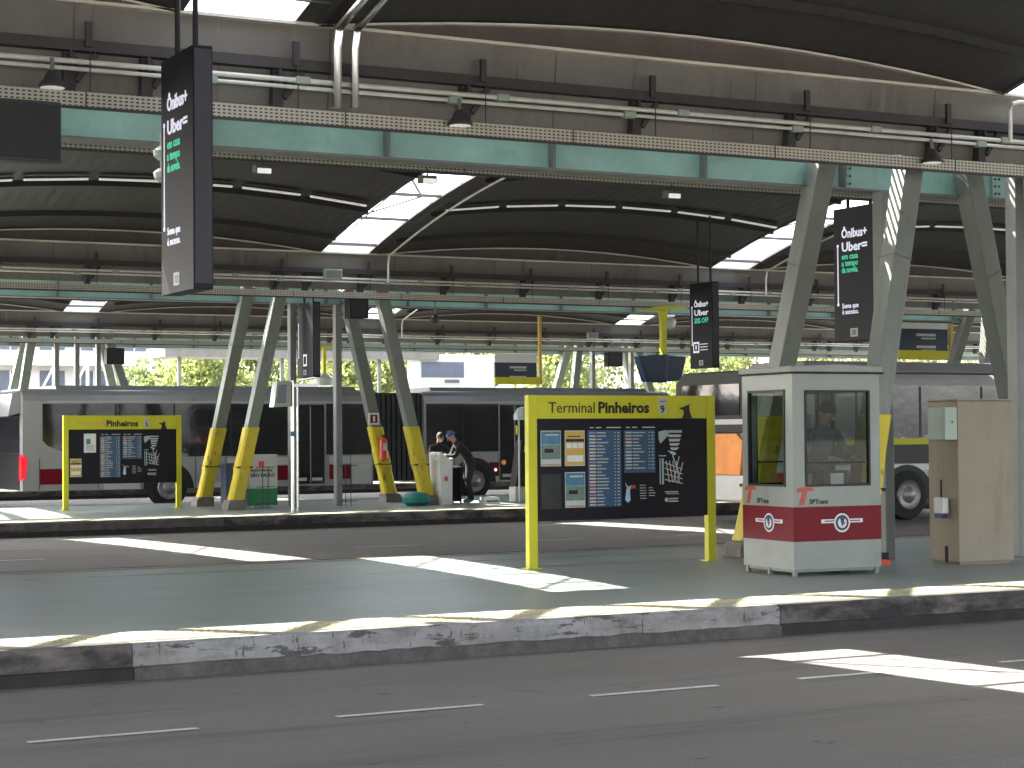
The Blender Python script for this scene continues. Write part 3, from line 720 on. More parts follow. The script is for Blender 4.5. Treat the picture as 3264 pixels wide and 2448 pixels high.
def emblem(face):
    q = MB()
    if face == 'x':
        c = (.60, -.004, .545); n = lambda m_, r, h: m_.lathe((c[0], -.004, c[2]), [(r, 0), (r, -h)], 20, 'y')
        n(q.m('white'), .1, .004); n(q.m('navy'), .082, .006); n(q.m('white'), .055, .008)
        q.m('white').box(.34, .5, -.008, -.0045, .545, .585).box(.7, .86, -.008, -.0045, .545, .585).m('navy').box(.38, .5, -.01, -.0085, .56, .572).box(.7, .83, -.01, -.0085, .56, .572)
        q.m('navy').prism([(.57, .6), (.63, .6), (.615, .54), (.6, .5), (.585, .54)], 'y', -.015, -.0125).m('logo_red').prism([(.6, .56), (.64, .55), (.62, .525)], 'y', -.018, -.0155)
    else:
        q.m('white').lathe((-.004, .46, .545), [(.1, 0), (.1, -.004)], 20, 'x').m('navy').lathe((-.004, .46, .545), [(.082, 0), (.082, -.006)], 20, 'x').m('white').lathe((-.004, .46, .545), [(.055, 0), (.055, -.008)], 20, 'x')
        q.box(-.008, -.0045, .2, .36, .545, .585).box(-.008, -.0045, .56, .72, .545, .585).m('navy').box(-.01, -.0085, .24, .36, .56, .572).box(-.01, -.0085, .56, .68, .56, .572)
        q.prism([(.43, .6), (.49, .6), (.475, .54), (.46, .5), (.445, .54)], 'x', -.015, -.0125).m('logo_red').prism([(.46, .56), (.42, .55), (.44, .525)], 'x', -.018, -.0155)
    q.build('emblem', bt)
emblem('x'); emblem('y')
def tlogo(face, o):
    pts = [(.0, .9), (.03, .925), (.19, .925), (.21, .9), (.2, .885), (.13, .885), (.085, .74), (.02, .74), (.07, .88), (.0, .875)]
    q = mb('logo_red')
    if face == 'x': q.prism([(o+a, b) for a, b in pts], 'y', -.004, -.0005)
    else: q.prism([(o-a, b) for a, b in pts], 'x', -.004, -.0005)
    q.build('operator_mark', bt)
tlogo('x', .045); tlogo('y', .93)
text('lettering', 'SPTrans', .07, 'ink', (.2, -.001, .75), parent=bt, bold=.002, sx=1.0)
text('lettering', 'SPTrans', .07, 'ink', (-.001, .7, .75), '-x', parent=bt, bold=.002)
# things inside the booth
def bl(x, y, z): c, s_ = math.cos(math.radians(-3)), math.sin(math.radians(-3)); return (11.93+x*c-y*s_, 16.22+x*s_+y*c, K+z)
q = mb('ink').box(-.16, .16, -.03, .03, 0, .2).m('white').box(-.07, .1, -.036, -.031, .03, .17); tag(q.build('printer', loc=bl(.62, .16, .892)), 'dark machine with a white sheet taped on it behind the booth front window', 'printer')
tag(mb('greysteel').lathe((0, 0, 0), [(.04, 0), (.045, .16), (.03, .17)], 12).build('bottle', loc=bl(.3, .17, .892)), 'grey flask on the booth counter behind the front window', 'flask')
tag(mb('greysteel').box(-.11, .11, -.01, .01, 0, .5).build('notice', loc=bl(.72, .9, 1.2)), 'grey notice hanging inside the rear window of the booth', 'notice')

# ================================================================ people
def person(lab, loc, rz, J, cols, fat=1, height=1.7, hair='hair', extra=None, scale=1):
    """J: joints in metres (x right, y forward, z up) ; cols: skin/top/leg material names"""
    me = bpy.data.meshes.new('p'); names = []; vs = []; es = []; rad = []
    def jv(n, p, r, parent=None):
        names.append(n); vs.append(Vector(p)); rad.append(r)
        if parent: es.append((names.index(parent), len(names)-1))
    jv('pel', J['pel'], .145)
    jv('waist', J['waist'], .125, 'pel'); jv('chest', J['chest'], .15, 'waist'); jv('neckb', J['neckb'], .075, 'chest')
    jv('neck', J['neck'], .05, 'neckb')
    hd = Vector(J['head']); nk = Vector(J['neck']); ax = (hd-nk).normalized()
    jv('jaw', nk+ax*.06, .066, 'neck'); jv('skull', nk+ax*.14, .088, 'jaw'); jv('top', nk+ax*.2, .07, 'skull')
    for s in 'lr':
        jv('sh'+s, J['sh'+s], .062, 'chest'); jv('el'+s, J['el'+s], .045, 'sh'+s); jv('wr'+s, J['wr'+s], .03, 'el'+s)
        wv = Vector(J['wr'+s]); dv = (wv-Vector(J['el'+s])).normalized(); side = dv.cross(Vector((0, 0, 1))); side = side.normalized() if side.length > .1 else Vector((0, 1, 0))
        jv('pa'+s, wv+dv*.06, .034, 'wr'+s)
        cr = side.cross(dv)
        for fi, (off, ln) in enumerate(((-.03, .075), (-.01, .085), (.01, .08), (.03, .065))):
            jv(f'f{fi}a{s}', wv+dv*.1+side*off, .0095, 'pa'+s); jv(f'f{fi}b{s}', wv+dv*(.1+ln*.6)+side*off-cr*.012, .008, f'f{fi}a{s}'); jv(f'f{fi}c{s}', wv+dv*(.1+ln*.95)+side*off-cr*.03, .007, f'f{fi}b{s}')
        jv('tha'+s, wv+dv*.045+side*-.045, .011, 'pa'+s); jv('thb'+s, wv+dv*.08+side*-.062-cr*.01, .009, 'tha'+s)
        jv('hip'+s, J['hip'+s], .095, 'pel'); jv('kn'+s, J['kn'+s], .062, 'hip'+s); jv('an'+s, J['an'+s], .042, 'kn'+s)
        jv('to'+s, J['to'+s], .038, 'an'+s)
    me.from_pydata([tuple(v*scale) for v in vs], es, [])
    ob = bpy.data.objects.new('person', me); COL.objects.link(ob)
    sm = ob.modifiers.new('s', 'SKIN'); sm.use_smooth_shade = True
    for i, sv in enumerate(me.skin_vertices[0].data):
        sv.radius = (rad[i]*scale*(fat if rad[i] > .04 and names[i] not in ('neck', 'jaw', 'skull', 'top') else 1), rad[i]*scale*(fat if rad[i] > .04 and names[i] not in ('neck', 'jaw', 'skull', 'top') else 1)*(.78 if names[i] in ('pel', 'waist', 'chest') else 1)); sv.use_root = (i == 0)
    sb = ob.modifiers.new('u', 'SUBSURF'); sb.levels = 1; sb.render_levels = 1
    dg = bpy.context.evaluated_depsgraph_get(); nm = bpy.data.meshes.new_from_object(ob.evaluated_get(dg))
    bpy.data.objects.remove(ob)
    mats_ = [cols['skin'], cols['top'], cols['leg'], cols.get('shoe', 'cloth_black')]
    nm.materials.clear()
    for k in mats_: nm.materials.append(M[k])
    reg = {}
    for n in names:
        reg[n] = 0 if n in ('neck', 'jaw', 'skull', 'top') or n[:2] in ('pa', 'wr', 'th') or n[0] == 'f' else 3 if n[:2] == 'to' else 2 if n[:2] in ('an', 'kn', 'hi') or n == 'pel' else 1
    segs = []
    for a, b in es:
        for q in range(5): segs.append((vs[a].lerp(vs[b], q/4)*scale, reg[names[a]] if q < 2 or (reg[names[b]] == 0 and q < 4) else reg[names[b]]))
    for p in nm.polygons:
        c = p.center; p.material_index = min(segs, key=lambda t: (t[0]-c).length_squared)[1]; p.use_smooth = True
    nm.name = 'person'
    o = bpy.data.objects.new('person', nm); COL.objects.link(o); o.location = loc; o.rotation_euler.z = rz
    tag(o, lab, 'person')
    # hair cap, face
    fw = Vector(J.get('face', (0, 1, 0))).normalized(); c = (nk+ax*.15)*scale; fw = (fw-ax*fw.dot(ax)).normalized(); sd = fw.cross(ax).normalized()
    def P(u, v, w_): return c+(sd*u+fw*v+ax*w_)*scale
    hm = mb(hair); rings = []
    for i in range(7):
        a = PI*.5*i/6; r = .1*math.cos(a)+.002; z = .005+.108*math.sin(a)
        rings.append([P(r*.88*math.cos(t*2*PI/12), r*1.02*math.sin(t*2*PI/12)-.014, z-(.03 if math.sin(t*2*PI/12) < -.2 and i == 0 else -.035 if math.sin(t*2*PI/12) > .5 and i == 0 else 0)) for t in range(12)])
    hm.loft(rings).build('hair' if hair == 'hair' else 'cap', o, smooth=True)
    fm = mb(cols['skin'])
    fm.loft([[P(.012, .085, -.05), P(-.012, .085, -.05), P(-.01, .115, -.045), P(.01, .115, -.045)], [P(.007, .085, -.005), P(-.007, .085, -.005), P(-.005, .093, -.005), P(.005, .093, -.005)]]).build('nose', o, smooth=True)
    for u in (-.032, .032):
        mb('ink').lathe(P(u, .082, 0), [(.001, -.008), (.01, 0), (.001, .008)], 8).build('eye', o)
        mb(cols['skin']).lathe(P(u*2.75, 0, -.02), [(.004, -.028), (.014, 0), (.004, .03)], 8).build('ear', o)
    if cols.get('mask'): mb('mask').loft([[P(.05, .07, -.09), P(-.05, .07, -.09), P(-.03, .1, -.09), P(.03, .1, -.09)], [P(.06, .065, -.02), P(-.06, .065, -.02), P(-.02, .12, -.02), P(.02, .12, -.02)]]).build('face_mask', o, smooth=True)
    else: mb('logo_red').box(-.02, .02, -.003, .003, -.003, .003).build('mouth', o, loc=P(0, .088, -.075))
    return o
def stand(lean=0, arms='down', knee=0, sit=False):
    J = dict(pel=(0, 0, .93), waist=(0, lean*.2, 1.08), chest=(0, lean*.55, 1.3), neckb=(0, lean*.85, 1.44), neck=(0, lean+.01, 1.5), head=(0, lean+.05, 1.68),
             face=(0, 1, 0))
    for s, g in (('l', -1), ('r', 1)):
        J['hip'+s] = (g*.1, 0, .88); J['kn'+s] = (g*.11, .03+knee, .49); J['an'+s] = (g*.11, -.02, .09); J['to'+s] = (g*.13, .15, .045)
        J['sh'+s] = (g*.2, lean*.75, 1.4)
        if arms == 'down': J['el'+s] = (g*.26, lean*.6-.02, 1.12); J['wr'+s] = (g*.25, lean*.6+.08, .88)
        else: J['el'+s] = (g*.25, lean*.75+.1, 1.15); J['wr'+s] = (g*.15, lean*.75+.36, 1.12)
    if sit:
        for n in list(J):
            if n != 'face' and n[:2] not in ('kn', 'an', 'to'): p = J[n]; J[n] = (p[0], p[1], p[2]-.38)
        for s, g in (('l', -1), ('r', 1)): J['kn'+s] = (g*.12, .36, .52); J['an'+s] = (g*.12, .38, .09); J['to'+s] = (g*.12, .5, .045)
    return J
# standing clerk in the booth facing out of the front window, looking down
J = stand(.08, 'fwd'); J['head'] = (0, .2, 1.66); J['face'] = (-.3, 1, -.3)
person('standing attendant inside the booth in grey uniform looking down', bl(.74, .62, .1), PI, J, dict(skin='skin', top='cloth_grey', leg='cloth_black'), hair='hair')
J = stand(.02, 'down', sit=True)
for s_, g in (('l', -1), ('r', 1)): J['el'+s_] = (g*.22, .0, .76); J['wr'+s_] = (g*.1, .2, .62); J['kn'+s_] = (g*.1, .24, .5); J['an'+s_] = (g*.1, .2, .09); J['to'+s_] = (g*.1, .3, .045)
person('seated attendant in dark clothes seen through the left window of the booth', bl(.38, .5, .1), PI*1.12, J, dict(skin='skin', top='cloth_navy', leg='cloth_black'))
q = mb('ink').lathe((0, 0, 0), [(.17, 0), (.17, .02), (.03, .04), (.03, .38), (.17, .4), (.17, .45)], 14); tag(q.build('stool', loc=bl(.38, .5, .1)), 'round black stool under the seated attendant in the booth', 'stool')
# vendor desk on the second platform
J = stand(.1, 'fwd')
J['head'] = (0, .22, 1.68)
person('vendor with face mask in black standing behind the white counter', (18.5, 38.35, K), PI, J, dict(skin='skin', top='cloth_black', leg='cloth_black', mask=1), scale=.9)
J = stand(.42, 'fwd', knee=.06); J['waist'] = (0, .08, 1.06); J['chest'] = (0, .22, 1.22); J['neckb'] = (0, .31, 1.32); J['neck'] = (0, .35, 1.36); J['head'] = (0, .44, 1.48); J['face'] = (0, .8, -.8)
for s, g in (('l', -1), ('r', 1)): J['sh'+s] = (g*.19, .27, 1.28); J['el'+s] = (g*.25, .38, 1.04); J['wr'+s] = (g*.12, .6, 1.06)
person('person in dark jacket and blue cap leaning over the vendor counter', (18.75, 37.2, K), PI*.42, J, dict(skin='skin', top='cloth_black', leg='cloth_black', shoe='cloth_grey'), hair='capblue', fat=1.28)
q = mb('white').prism([(0, 0), (.26, 0), (.27, .92), (.0, 1.14), (-.06, 1.1)], 'y', -.25, .25); q.m('logo_red').box(.06, .16, -.255, -.2505, .5, .62)
tag(q.build('vendor_counter', loc=(18.0, 37.35, K), bev=.01), 'white slanted vendor counter with a red mark beside the padded column', 'counter')
q = mb('ink'); [q.box(a, a+.03, b, b+.03, 0, .78) for a in (0, .5) for b in (0, .4)]; q.m('greysteel').box(0, .53, 0, .43, .785, .815).m('black').box(.03, .5, .01, .42, .05, .77)
tag(q.build('vendor_table', loc=(18.15, 37.5, K)), 'dark folding table between the white counter and the bending customer', 'table')
q = mb('teal').lathe((0, 0, 0), [(.2, 0), (.3, .08), (.31, .18), (.22, .27), (.05, .3)], 16); tag(q.build('cloth_bag', loc=(17.35, 37.0, K), smooth=True), 'teal cloth bag on the ground at the foot of the padded column', 'bag')
q = mb('white').box(-.18, .18, -.14, .14, 0, .15).m('ink').box(-.15, .15, -.142, -.1405, .05, .08); tag(q.build('carton', loc=(19.05, 36.9, K)), 'small white carton on the ground right of the bending customer', 'carton')
# red-jacketed passer-by cut by the right edge
J = stand(.03, 'fwd')
person('passer-by in dark red jacket and jeans cut off by the right picture edge', (7.6, 7.81, 0), math.radians(-62), J, dict(skin='skin', top='cloth_red', leg='jeans', shoe='white'))

# ================================================================ hanging screens
def totem(x, y0, y1, z0, z1, lab, lines, zh=5.6, fs=1):
    D = y1-y0; root = thing('hanging_screen', lab, 'advertising screen', (x, y0, z0), group='black hanging advertising screens')
    H = z1-z0
    mb('totem').box(0, .17, 0, D, 0, H).build('cabinet', root, bev=.006)
    mb('totemside').box(.012, .158, -.004, -.0005, .05, H-.03).build('end_cover', root)
    for yy in (D*.2, D*.75): mb('ink').tube([(.08, yy, H), (.08, yy, zh-z0)], .025, 8).build('hanger_rod', root)
    mb('led_w').box(-.004, -.0005, D-.1, D-.08, H*.28, H*.72).lathe((0, D-.09, H*.28), [(.022, 0), (.022, -.005)], 8, 'x').lathe((0, D-.09, H*.72), [(.022, 0), (.022, -.005)], 8, 'x').build('screen_line', root)
    for (s, zz, sz, mn, b) in lines: text('screen_text', s, sz*D, mn, (-.002, D-.17*1, zz*H), '-x', parent=root, bold=b, fit=D*(.62 if sz > .15 else .4))
    mb('offwhite').box(-.004, -.0005, D*.42, D*.6, .06, .17).m('poster_g').box(-.006, -.0045, D*.46, D*.56, .08, .15).build('sticker', root)
    return root
L1 = [('Ônibus+', .775, .2, 'led_w', .004), ('Uber=', .675, .2, 'led_w', .004), ('em casa', .615, .13, 'led_g', .002), ('a tempo', .565, .13, 'led_g', .002), ('da novela.', .515, .13, 'led_g', .002), ('Soma que', .25, .11, 'led_w', .001), ('é sucesso.', .205, .11, 'led_w', .001)]
totem(5.04, 15.0, 15.85, 2.97, 4.98, 'large black hanging screen reading Ônibus + Uber at the upper left', L1, 6.2)
totem(15.75, 19.6, 20.45, 2.95, 4.72, 'black hanging screen half lit by sun behind the right mint columns', L1, 5.3)
L3 = [('Ônibus+', .72, .2, 'led_w', .003), ('Uber', .62, .2, 'led_w', .003), ('30% OFF', .53, .18, 'led_g', .003)]
r3 = totem(22.4, 33.2, 34.05, 3.12, 4.92, 'black hanging screen reading 30% OFF above the orange-tailed bus', L3, 6.3)
mb('led_w').box(-.004, -.0005, .5, .72, .33, .56).m('totem').box(-.006, -.0045, .53, .69, .37, .52).m('led_w').box(-.008, -.0065, .59, .63, .4, .49).box(-.004, -.0005, .18, .46, .5, .515).box(-.004, -.0005, .18, .46, .44, .455).box(-.004, -.0005, .18, .46, .38, .395).build('screen_box', r3)
r4 = totem(15.25, 37.6, 38.5, 3.0, 4.6, 'narrow black hanging screen half sunlit between the centre left columns', [], 5.3)
mb('led_w').box(-.004, -.0005, .35, .55, .25, .5).m('totem').box(-.006, -.0045, .38, .52, .29, .46).build('screen_box', r4)

# ================================================================ lights, cameras and boxes on the gutters
def flood(x, y, z, lab, k=.8):
    r = thing('pendant_floodlight', lab, 'lamp', (x, y, z), group='black bell floodlights on the gutters')
    mb('band').lathe((0, 0, 0), [(.15*k, -.02), (.155*k, .0), (.1*k, .05), (.07*k, .1), (.03, .13)], 16).build('reflector', r, smooth=True)
    mb('lamp_w').lathe((0, 0, -.024), [(.13*k, 0), (.13*k, .003)], 16).build('lens', r)
    mb('greysteel').tube([(0, 0, .13), (0, .02, .24)], .02, 6).build('stem', r)
flood(8.12, 16.28, 4.73, 'black bell floodlight below the twin pipes at upper centre'); flood(13.9, 16.28, 4.72, 'black bell floodlight near the top of the right mint columns'); flood(4.22, 16.3, 4.79, 'black bell floodlight at the upper left edge')
def dome(x, y, z, zt, lab, s=1):
    r = thing('dome_camera', lab, 'camera', (x, y, z), group='dome cameras')
    mb('greysteel').tube([(0, 0, .1), (0, 0, zt-z)], .02, 6).build('stem', r); mb('band').lathe((0, 0, 0), [(.03, -.09*s), (.09*s, -.03), (.1*s, .02), (.06*s, .08), (.02, .12)], 14).build('dome', r, smooth=True)
dome(17.8, 36.95, 4.24, 4.64, 'dark dome camera on a stem left of centre under the middle gutter')
r = thing('globe_lamp', 'pale glass globe lamp right of the yellow hanger', 'lamp', (23.75, 36.95, 4.3)); mb('lampglass').lathe((0, 0, 0), [(.02, -.16), (.11, -.12), (.16, 0), (.15, .06), (.05, .12)], 18).build('globe', r, smooth=True); mb('lamp_w').box(-.18, .12, -.05, .05, .13, .17).build('arm', r); mb('greysteel').tube([(0, 0, .171), (0, 0, .34)], .015, 6).build('stem', r)
for (x, y, z, lab) in ((5.28, 17.3, 4.42, 'left of the'), (5.3, 17.35, 4.22, 'low behind the')):
    tag(mb('lampglass').lathe((0, 0, 0), [(.02, -.07), (.07, -.03), (.08, .02), (.03, .06)], 12).tube([(0, 0, .05), (0, 0, 4.62-z)], .012, 5).build('dome_camera', loc=(x+.22, y, z), smooth=True), f'small white dome camera {lab} large hanging screen', 'camera', 'dome cameras')
for i, (x, y, z) in enumerate(((7.05, 18.75, 4.5), (8.95, 18.75, 4.5), (12.1, 18.75, 4.5))):
    q = mb('band').box(-.09, .09, -.06, .06, 0, .08).m('lamp_w').box(-.08, .06, -.1, -.061, -.01, .04).m('band').tube([(0, 0, .08), (0, 0, .16)], .01, 5)
    tag(q.build('spot_lamp', loc=(x, y, z)), f'small spot lamp under the nearest gutter, {["left of the central skylight", "right of the central skylight", "left of the right mint columns"][i]}', 'lamp', 'small spot lamps')
q = mb('totemside').box(0, 1.5, -.08, .08, 0, .52).m('ink').box(.02, 1.48, -.084, -.0805, .03, .49); tag(q.build('hanging_display', loc=(2.75, 16.2, 4.1), bev=.01), 'dark hanging display box cut by the upper left picture edge', 'display')
def speaker(x, y, z, lab, w_=.42, h=.4):
    r = thing('speaker_box', lab, 'speaker', (x, y, z), group='dark boxes under the gutters'); mb('black').box(-w_/2, w_/2, -.15, .15, 0, h).build('housing', r, bev=.01); mb('ink').box(-w_/2+.03, w_/2-.03, -.154, -.1505, .03, h-.03).build('grille', r); mb('greysteel').tube([(0, 0, h), (0, 0, 4.63-z)], .02, 6).build('bracket', r)
speaker(15.95, 36.9, 4.22, 'dark speaker box under the middle gutter between the padded columns'); speaker(16.75, 57.4, 4.0, 'dark box under the farthest gutter at the far left', .55, .5); speaker(34.55, 57.4, 4.1, 'dark box under the farthest gutter above the bus roof', .6, .5)
for (x, y, z, lab) in ((15.35, 36.75, 5.0, 'below the central skylight'), (15.55, 16.25, 5.05, 'under the top right skylight'), (33.6, 57.2, 5.05, 'on the farthest gutter')):
    r = thing('junction_cabinet', f'pale grey junction box {lab}', 'box', (x, y, z), group='pale junction boxes on the gutters'); mb('boxgrey').box(-.2, .2, -.06, .06, 0, .22).build('housing', r, bev=.012); mb('greysteel').box(-.17, .17, -.064, -.0605, .03, .19).build('lid', r)
r = thing('security_camera', 'white bullet security camera at the top right edge', 'camera', (15.35, 16.1, 5.1)); mb('white').beam((0, 0, 0), (.3, -.25, -.03), .1, .1).build('housing', r, bev=.01); mb('greysteel').box(-.02, .02, 0, .2, -.05, .0).build('arm', r)

# ================================================================ cream cabinet and meter box
cb = thing('cream_cabinet', 'tall cream metal cabinet at the right edge of the near platform', 'cabinet', (14.5, 16.62, K), rz=math.radians(-4))
mb('cream').box(0, .76, 0, .55, .02, 1.84).build('body', cb, bev=.015); mb('cream').box(.03, .73, .03, .52, -.0, .02).build('base', cb); mb('cream').box(-.01, .77, -.01, .56, 1.842, 1.86).build('top', cb)
mb('strap').box(-.003, -.0005, .2, .26, .02, .2).box(-.003, -.0005, .3, .33, .75, .95).build('vent', cb)
mx_ = thing('meter_box', 'small pale green meter box fixed high on the cream cabinet', 'meter box', (14.33, 16.82, K+1.4), rz=math.radians(-4)); mb('boxgrey').box(0, .17, -.2, .12, 0, .37).build('housing', mx_, bev=.01); mb('ink').lathe((.1, -.2, .2), [(.01, 0), (.01, -.008)], 8, 'y').build('lock', mx_)
so_ = thing('soap_dispenser', 'white dispenser with blue base low on the cream cabinet', 'dispenser', (14.4, 16.85, K+.55)); mb('white').box(0, .09, -.08, .08, .02, .2).build('body', so_, bev=.015); mb('navy').box(0, .07, -.06, .06, -.03, .019).build('tray', so_)
# cleaning gear behind the booth
r = thing('broom', 'black handled broom leaning behind the booth', 'broom', (13.95, 17.35, K)); mb('ink').tube([(0, 0, .1), (.1, .1, 1.3)], .012, 6).build('handle', r); mb('ink').box(-.12, .12, -.03, .03, 0, .12).build('brush', r)
r = thing('dustpan', 'red handled dustpan beside the booth', 'dustpan', (13.75, 17.25, K)); mb('red').tube([(.1, 0, .05), (-.1, .05, .75)], .014, 6).build('handle', r); mb('red').box(-.02, .2, -.1, .1, 0, .05).build('pan', r)
r = thing('bucket', 'blue bucket with white cloth behind the booth corner', 'bucket', (13.48, 17.3, K)); mb('jeans').lathe((0, 0, 0), [(.1, 0), (.13, .28), (.12, .28), (.09, .02)], 14).build('pail', r); mb('white').lathe((0, 0, .28), [(.1, 0), (.12, .06), (.05, .12)], 10).build('cloth', r)
r = thing('mop', 'white headed mop standing beside the broom', 'mop', (13.62, 17.45, K)); mb('greysteel').tube([(0, 0, .0), (0, .02, .75)], .012, 6).build('handle', r); mb('mask').lathe((0, .02, .72), [(.05, 0), (.09, .08), (.07, .16), (.03, .19)], 10).build('mop_head', r)

# ================================================================ street furniture on the second platform
r = thing('monitor_pole', 'stainless pole with a small grey monitor on its arm', 'monitor', (14.25, 36.15, K))
mb('stainless').tube([(-.04, 0, 0), (-.04, 0, 2.62)], .032, 10).build('pole', r, smooth=True); mb('stainless').tube([(.07, 0, 0), (.07, 0, 2.55), (.1, 0, 2.62), (.45, 0, 2.68)], .022, 8).build('rail', r, smooth=True); mb('lamp_w').box(0, .5, -.03, .03, 2.5, 2.56).build('arm', r)
mb('boxgrey').prism([(-.5, 2.08), (-.12, 2.1), (-.12, 2.62), (-.42, 2.6)], 'y', -.15, .12).build('monitor', r, bev=.02); mb('bldgglass').prism([(-.44, 2.16), (-.24, 2.17), (-.22, 2.54), (-.38, 2.53)], 'y', -.155, -.1505).build('screen', r); mb('poster_b').box(-.09, .01, -.04, -.035, 1.5, 1.6).build('sticker', r)
r = thing('city_kiosk', 'white and green kiosk panel reading Prefeitura de São Paulo behind the padded column', 'kiosk', (14.05, 38.4, K))
mb('offwhite').box(0, .62, -.2, .2, .4, 1.12).build('panel', r, bev=.01); b_ = mb('green').box(0, .62, -.2, .2, .04, .398).build('base', r); mb('red').box(.2, .32, -.206, -.2005, .85, .98).build('crest', r)
text('lettering', 'PREFEITURA DE', .07, 'ink', (.02, -.202, .76), parent=r, bold=.002); text('lettering', 'SÃO PAULO', .1, 'ink', (.02, -.202, .65), parent=r, bold=.004)
for x in (.04, .5): mb('white').box(x, x+.08, -.15, -.05, 0, .039).build('foot', r)
def cart(x, y, lab):
    q = mb('band')
    for xx in (0, .12): q.tube([(xx, 0, 0), (xx, 0, .86)], .009, 5)
    for zz in (.1, .45, .86): q.tube([(-.15, 0, zz), (.27, 0, zz)], .008, 5)
    tag(q.build('folding_cart', loc=(x, y, K)), lab, 'cart', 'black wire carts')
cart(14.15, 37.7, 'black wire hand cart in front of the kiosk panel'); cart(16.15, 38.0, 'black wire hand cart left of the extinguisher column')
r = thing('waste_bin', 'dark blue bin between the two left padded columns', 'bin', (13.7, 38.4, K)); mb('bluebox').box(-.17, .17, -.17, .17, .1, .95).build('body', r, bev=.02); mb('ink').box(-.15, .15, -.15, .15, 0, .1).build('base', r)
# extinguisher and its sign
r = thing('fire_extinguisher', 'red fire extinguisher strapped to the right-hand padded column', 'extinguisher', (17.38, 38.75, K+.95), rz=0)
mb('red').lathe((0, 0, 0), [(.02, 0), (.085, .02), (.085, .42), (.05, .5), (.02, .52)], 14).build('cylinder', r, smooth=True); mb('ink').box(-.03, .06, -.02, .02, .52, .57).build('valve', r); mb('offwhite').box(-.05, .05, -.09, -.086, .22, .38).build('label', r)
r = thing('extinguisher_sign', 'small red and white extinguisher sign on the column', 'sign', (17.0, 38.7, 2.0)); mb('white').box(0, .25, -.01, .01, 0, .26).build('plate', r); mb('maroon').box(.04, .21, -.013, -.0105, .04, .22).build('field', r); mb('white').box(.1, .15, -.016, -.0135, .07, .19).build('symbol', r)
# dark validator with pale dome lamp
r = thing('ticket_validator', 'dark leaning validator post beside the near board frame', 'validator', (20.15, 37.6, K)); mb('busblack').prism([(-.16, .35), (.2, .35), (.28, 1.35), (.0, 1.36)], 'y', -.14, .14).build('body', r, bev=.015); mb('offwhite').box(-.17, .2, -.16, .16, 0, .34).build('foot', r, bev=.02); mb('white').prism([(.06, 1.1), (.13, 1.12), (.16, 1.3), (.09, 1.28)], 'y', -.146, -.1405).build('ticket', r)
r = thing('dome_lamp_post', 'thin white post with pale green dome hood left of the near board', 'post', (19.95, 37.2, K)); mb('white').tube([(0, 0, 0), (0, 0, 1.9)], .02, 8).build('pole', r); mb('lampglass').lathe((.12, 0, 1.82), [(.22, 0), (.22, .12), (.16, .24), (.04, .3)], 16).build('hood', r, smooth=True); mb('yellow').box(-.06, -.025, -.03, .03, 1.5, 1.7).build('sticker', r)

# ================================================================ yellow hangers, monitors, route signs
r = thing('yellow_hanger', 'bright yellow T shaped hanger carrying two navy monitor boxes', 'hanger', (23.35, 36.6, 0))
mb('yellow').prism([(-.1, 4.55), (.1, 4.55), (.07, 4.35), (.06, 3.5), (-.06, 3.5), (-.07, 4.35)], 'y', -.06, .06).build('stem', r, bev=.01); mb('yellow').prism([(-.62, 4.53), (-.1, 4.64), (.1, 4.64), (.62, 4.62), (.62, 4.6), (.1, 4.55), (-.1, 4.55), (-.62, 4.49)], 'y', -.1, .1).build('cross_arm', r)
mb('bluebox').prism([(-.72, 3.5), (.05, 3.55), (.02, 2.9), (-.52, 2.92)], 'y', -.12, .12).build('monitor', r, bev=.015); mb('bluebox').prism([(.06, 3.53), (.62, 3.5), (.46, 2.95), (.03, 2.92)], 'y', -.02, .14).build('monitor', r, bev=.015)
r = thing('yellow_hanger', 'small distant yellow T hanger between the centre left columns', 'hanger', (23.5, 57.0, 0)); mb('yellow').box(-.05, .05, -.05, .05, 3.75, 4.6).build('stem', r); mb('yellow').prism([(-.4, 4.55), (.4, 4.6), (.4, 4.66), (-.4, 4.64)], 'y', -.08, .08).build('cross_arm', r); mb('lampglass').lathe((0, 0, 3.5), [(.05, -.22), (.3, -.12), (.32, .1), (.1, .26)], 14).build('globe', r, smooth=True)
def route(x0, x1, y, z0, z1, zt, lab, left=False):
    r = thing('route_sign', lab, 'sign', (0, y, 0), group='hanging route signs with yellow edges')
    mb('bluebox').box(x0, x1, -.05, .05, z0+.24, z1).build('panel', r); mb('yellow').box(x0, x1+.1, -.06, .06, z0, z0+.238).build('yellow_bar', r); mb('poster_y').box(x1+.102, x1+.2, -.05, .05, z0, zt).build('hanger_post', r)
    mb('white').box(x0+(x1-x0)*.0, x1-(x1-x0)*.0, -.055, -.0505, z1-.005, z1+(z1-z0)*.38).build('upper_panel', r)
    q = mb('offwhite')
    for i in range(2): q.box(x0+(x1-x0)*.35, x0+(x1-x0)*.75, -.055, -.0505, z1-.2-i*.32, z1-.13-i*.32); q.box(x0+(x1-x0)*.45, x0+(x1-x0)*.75, -.055, -.0505, z1-.28-i*.32, z1-.24-i*.32)
    q.build('lettering', r)
route(29.13, 30.7, 56, 3.42, 4.15, 5.7, 'dark route sign with yellow lower edge near the centre above the bus roof')
route(32.9, 34.55, 40.0, 3.68, 4.5, 6.4, 'dark route sign with yellow lower edge behind the right mint columns')

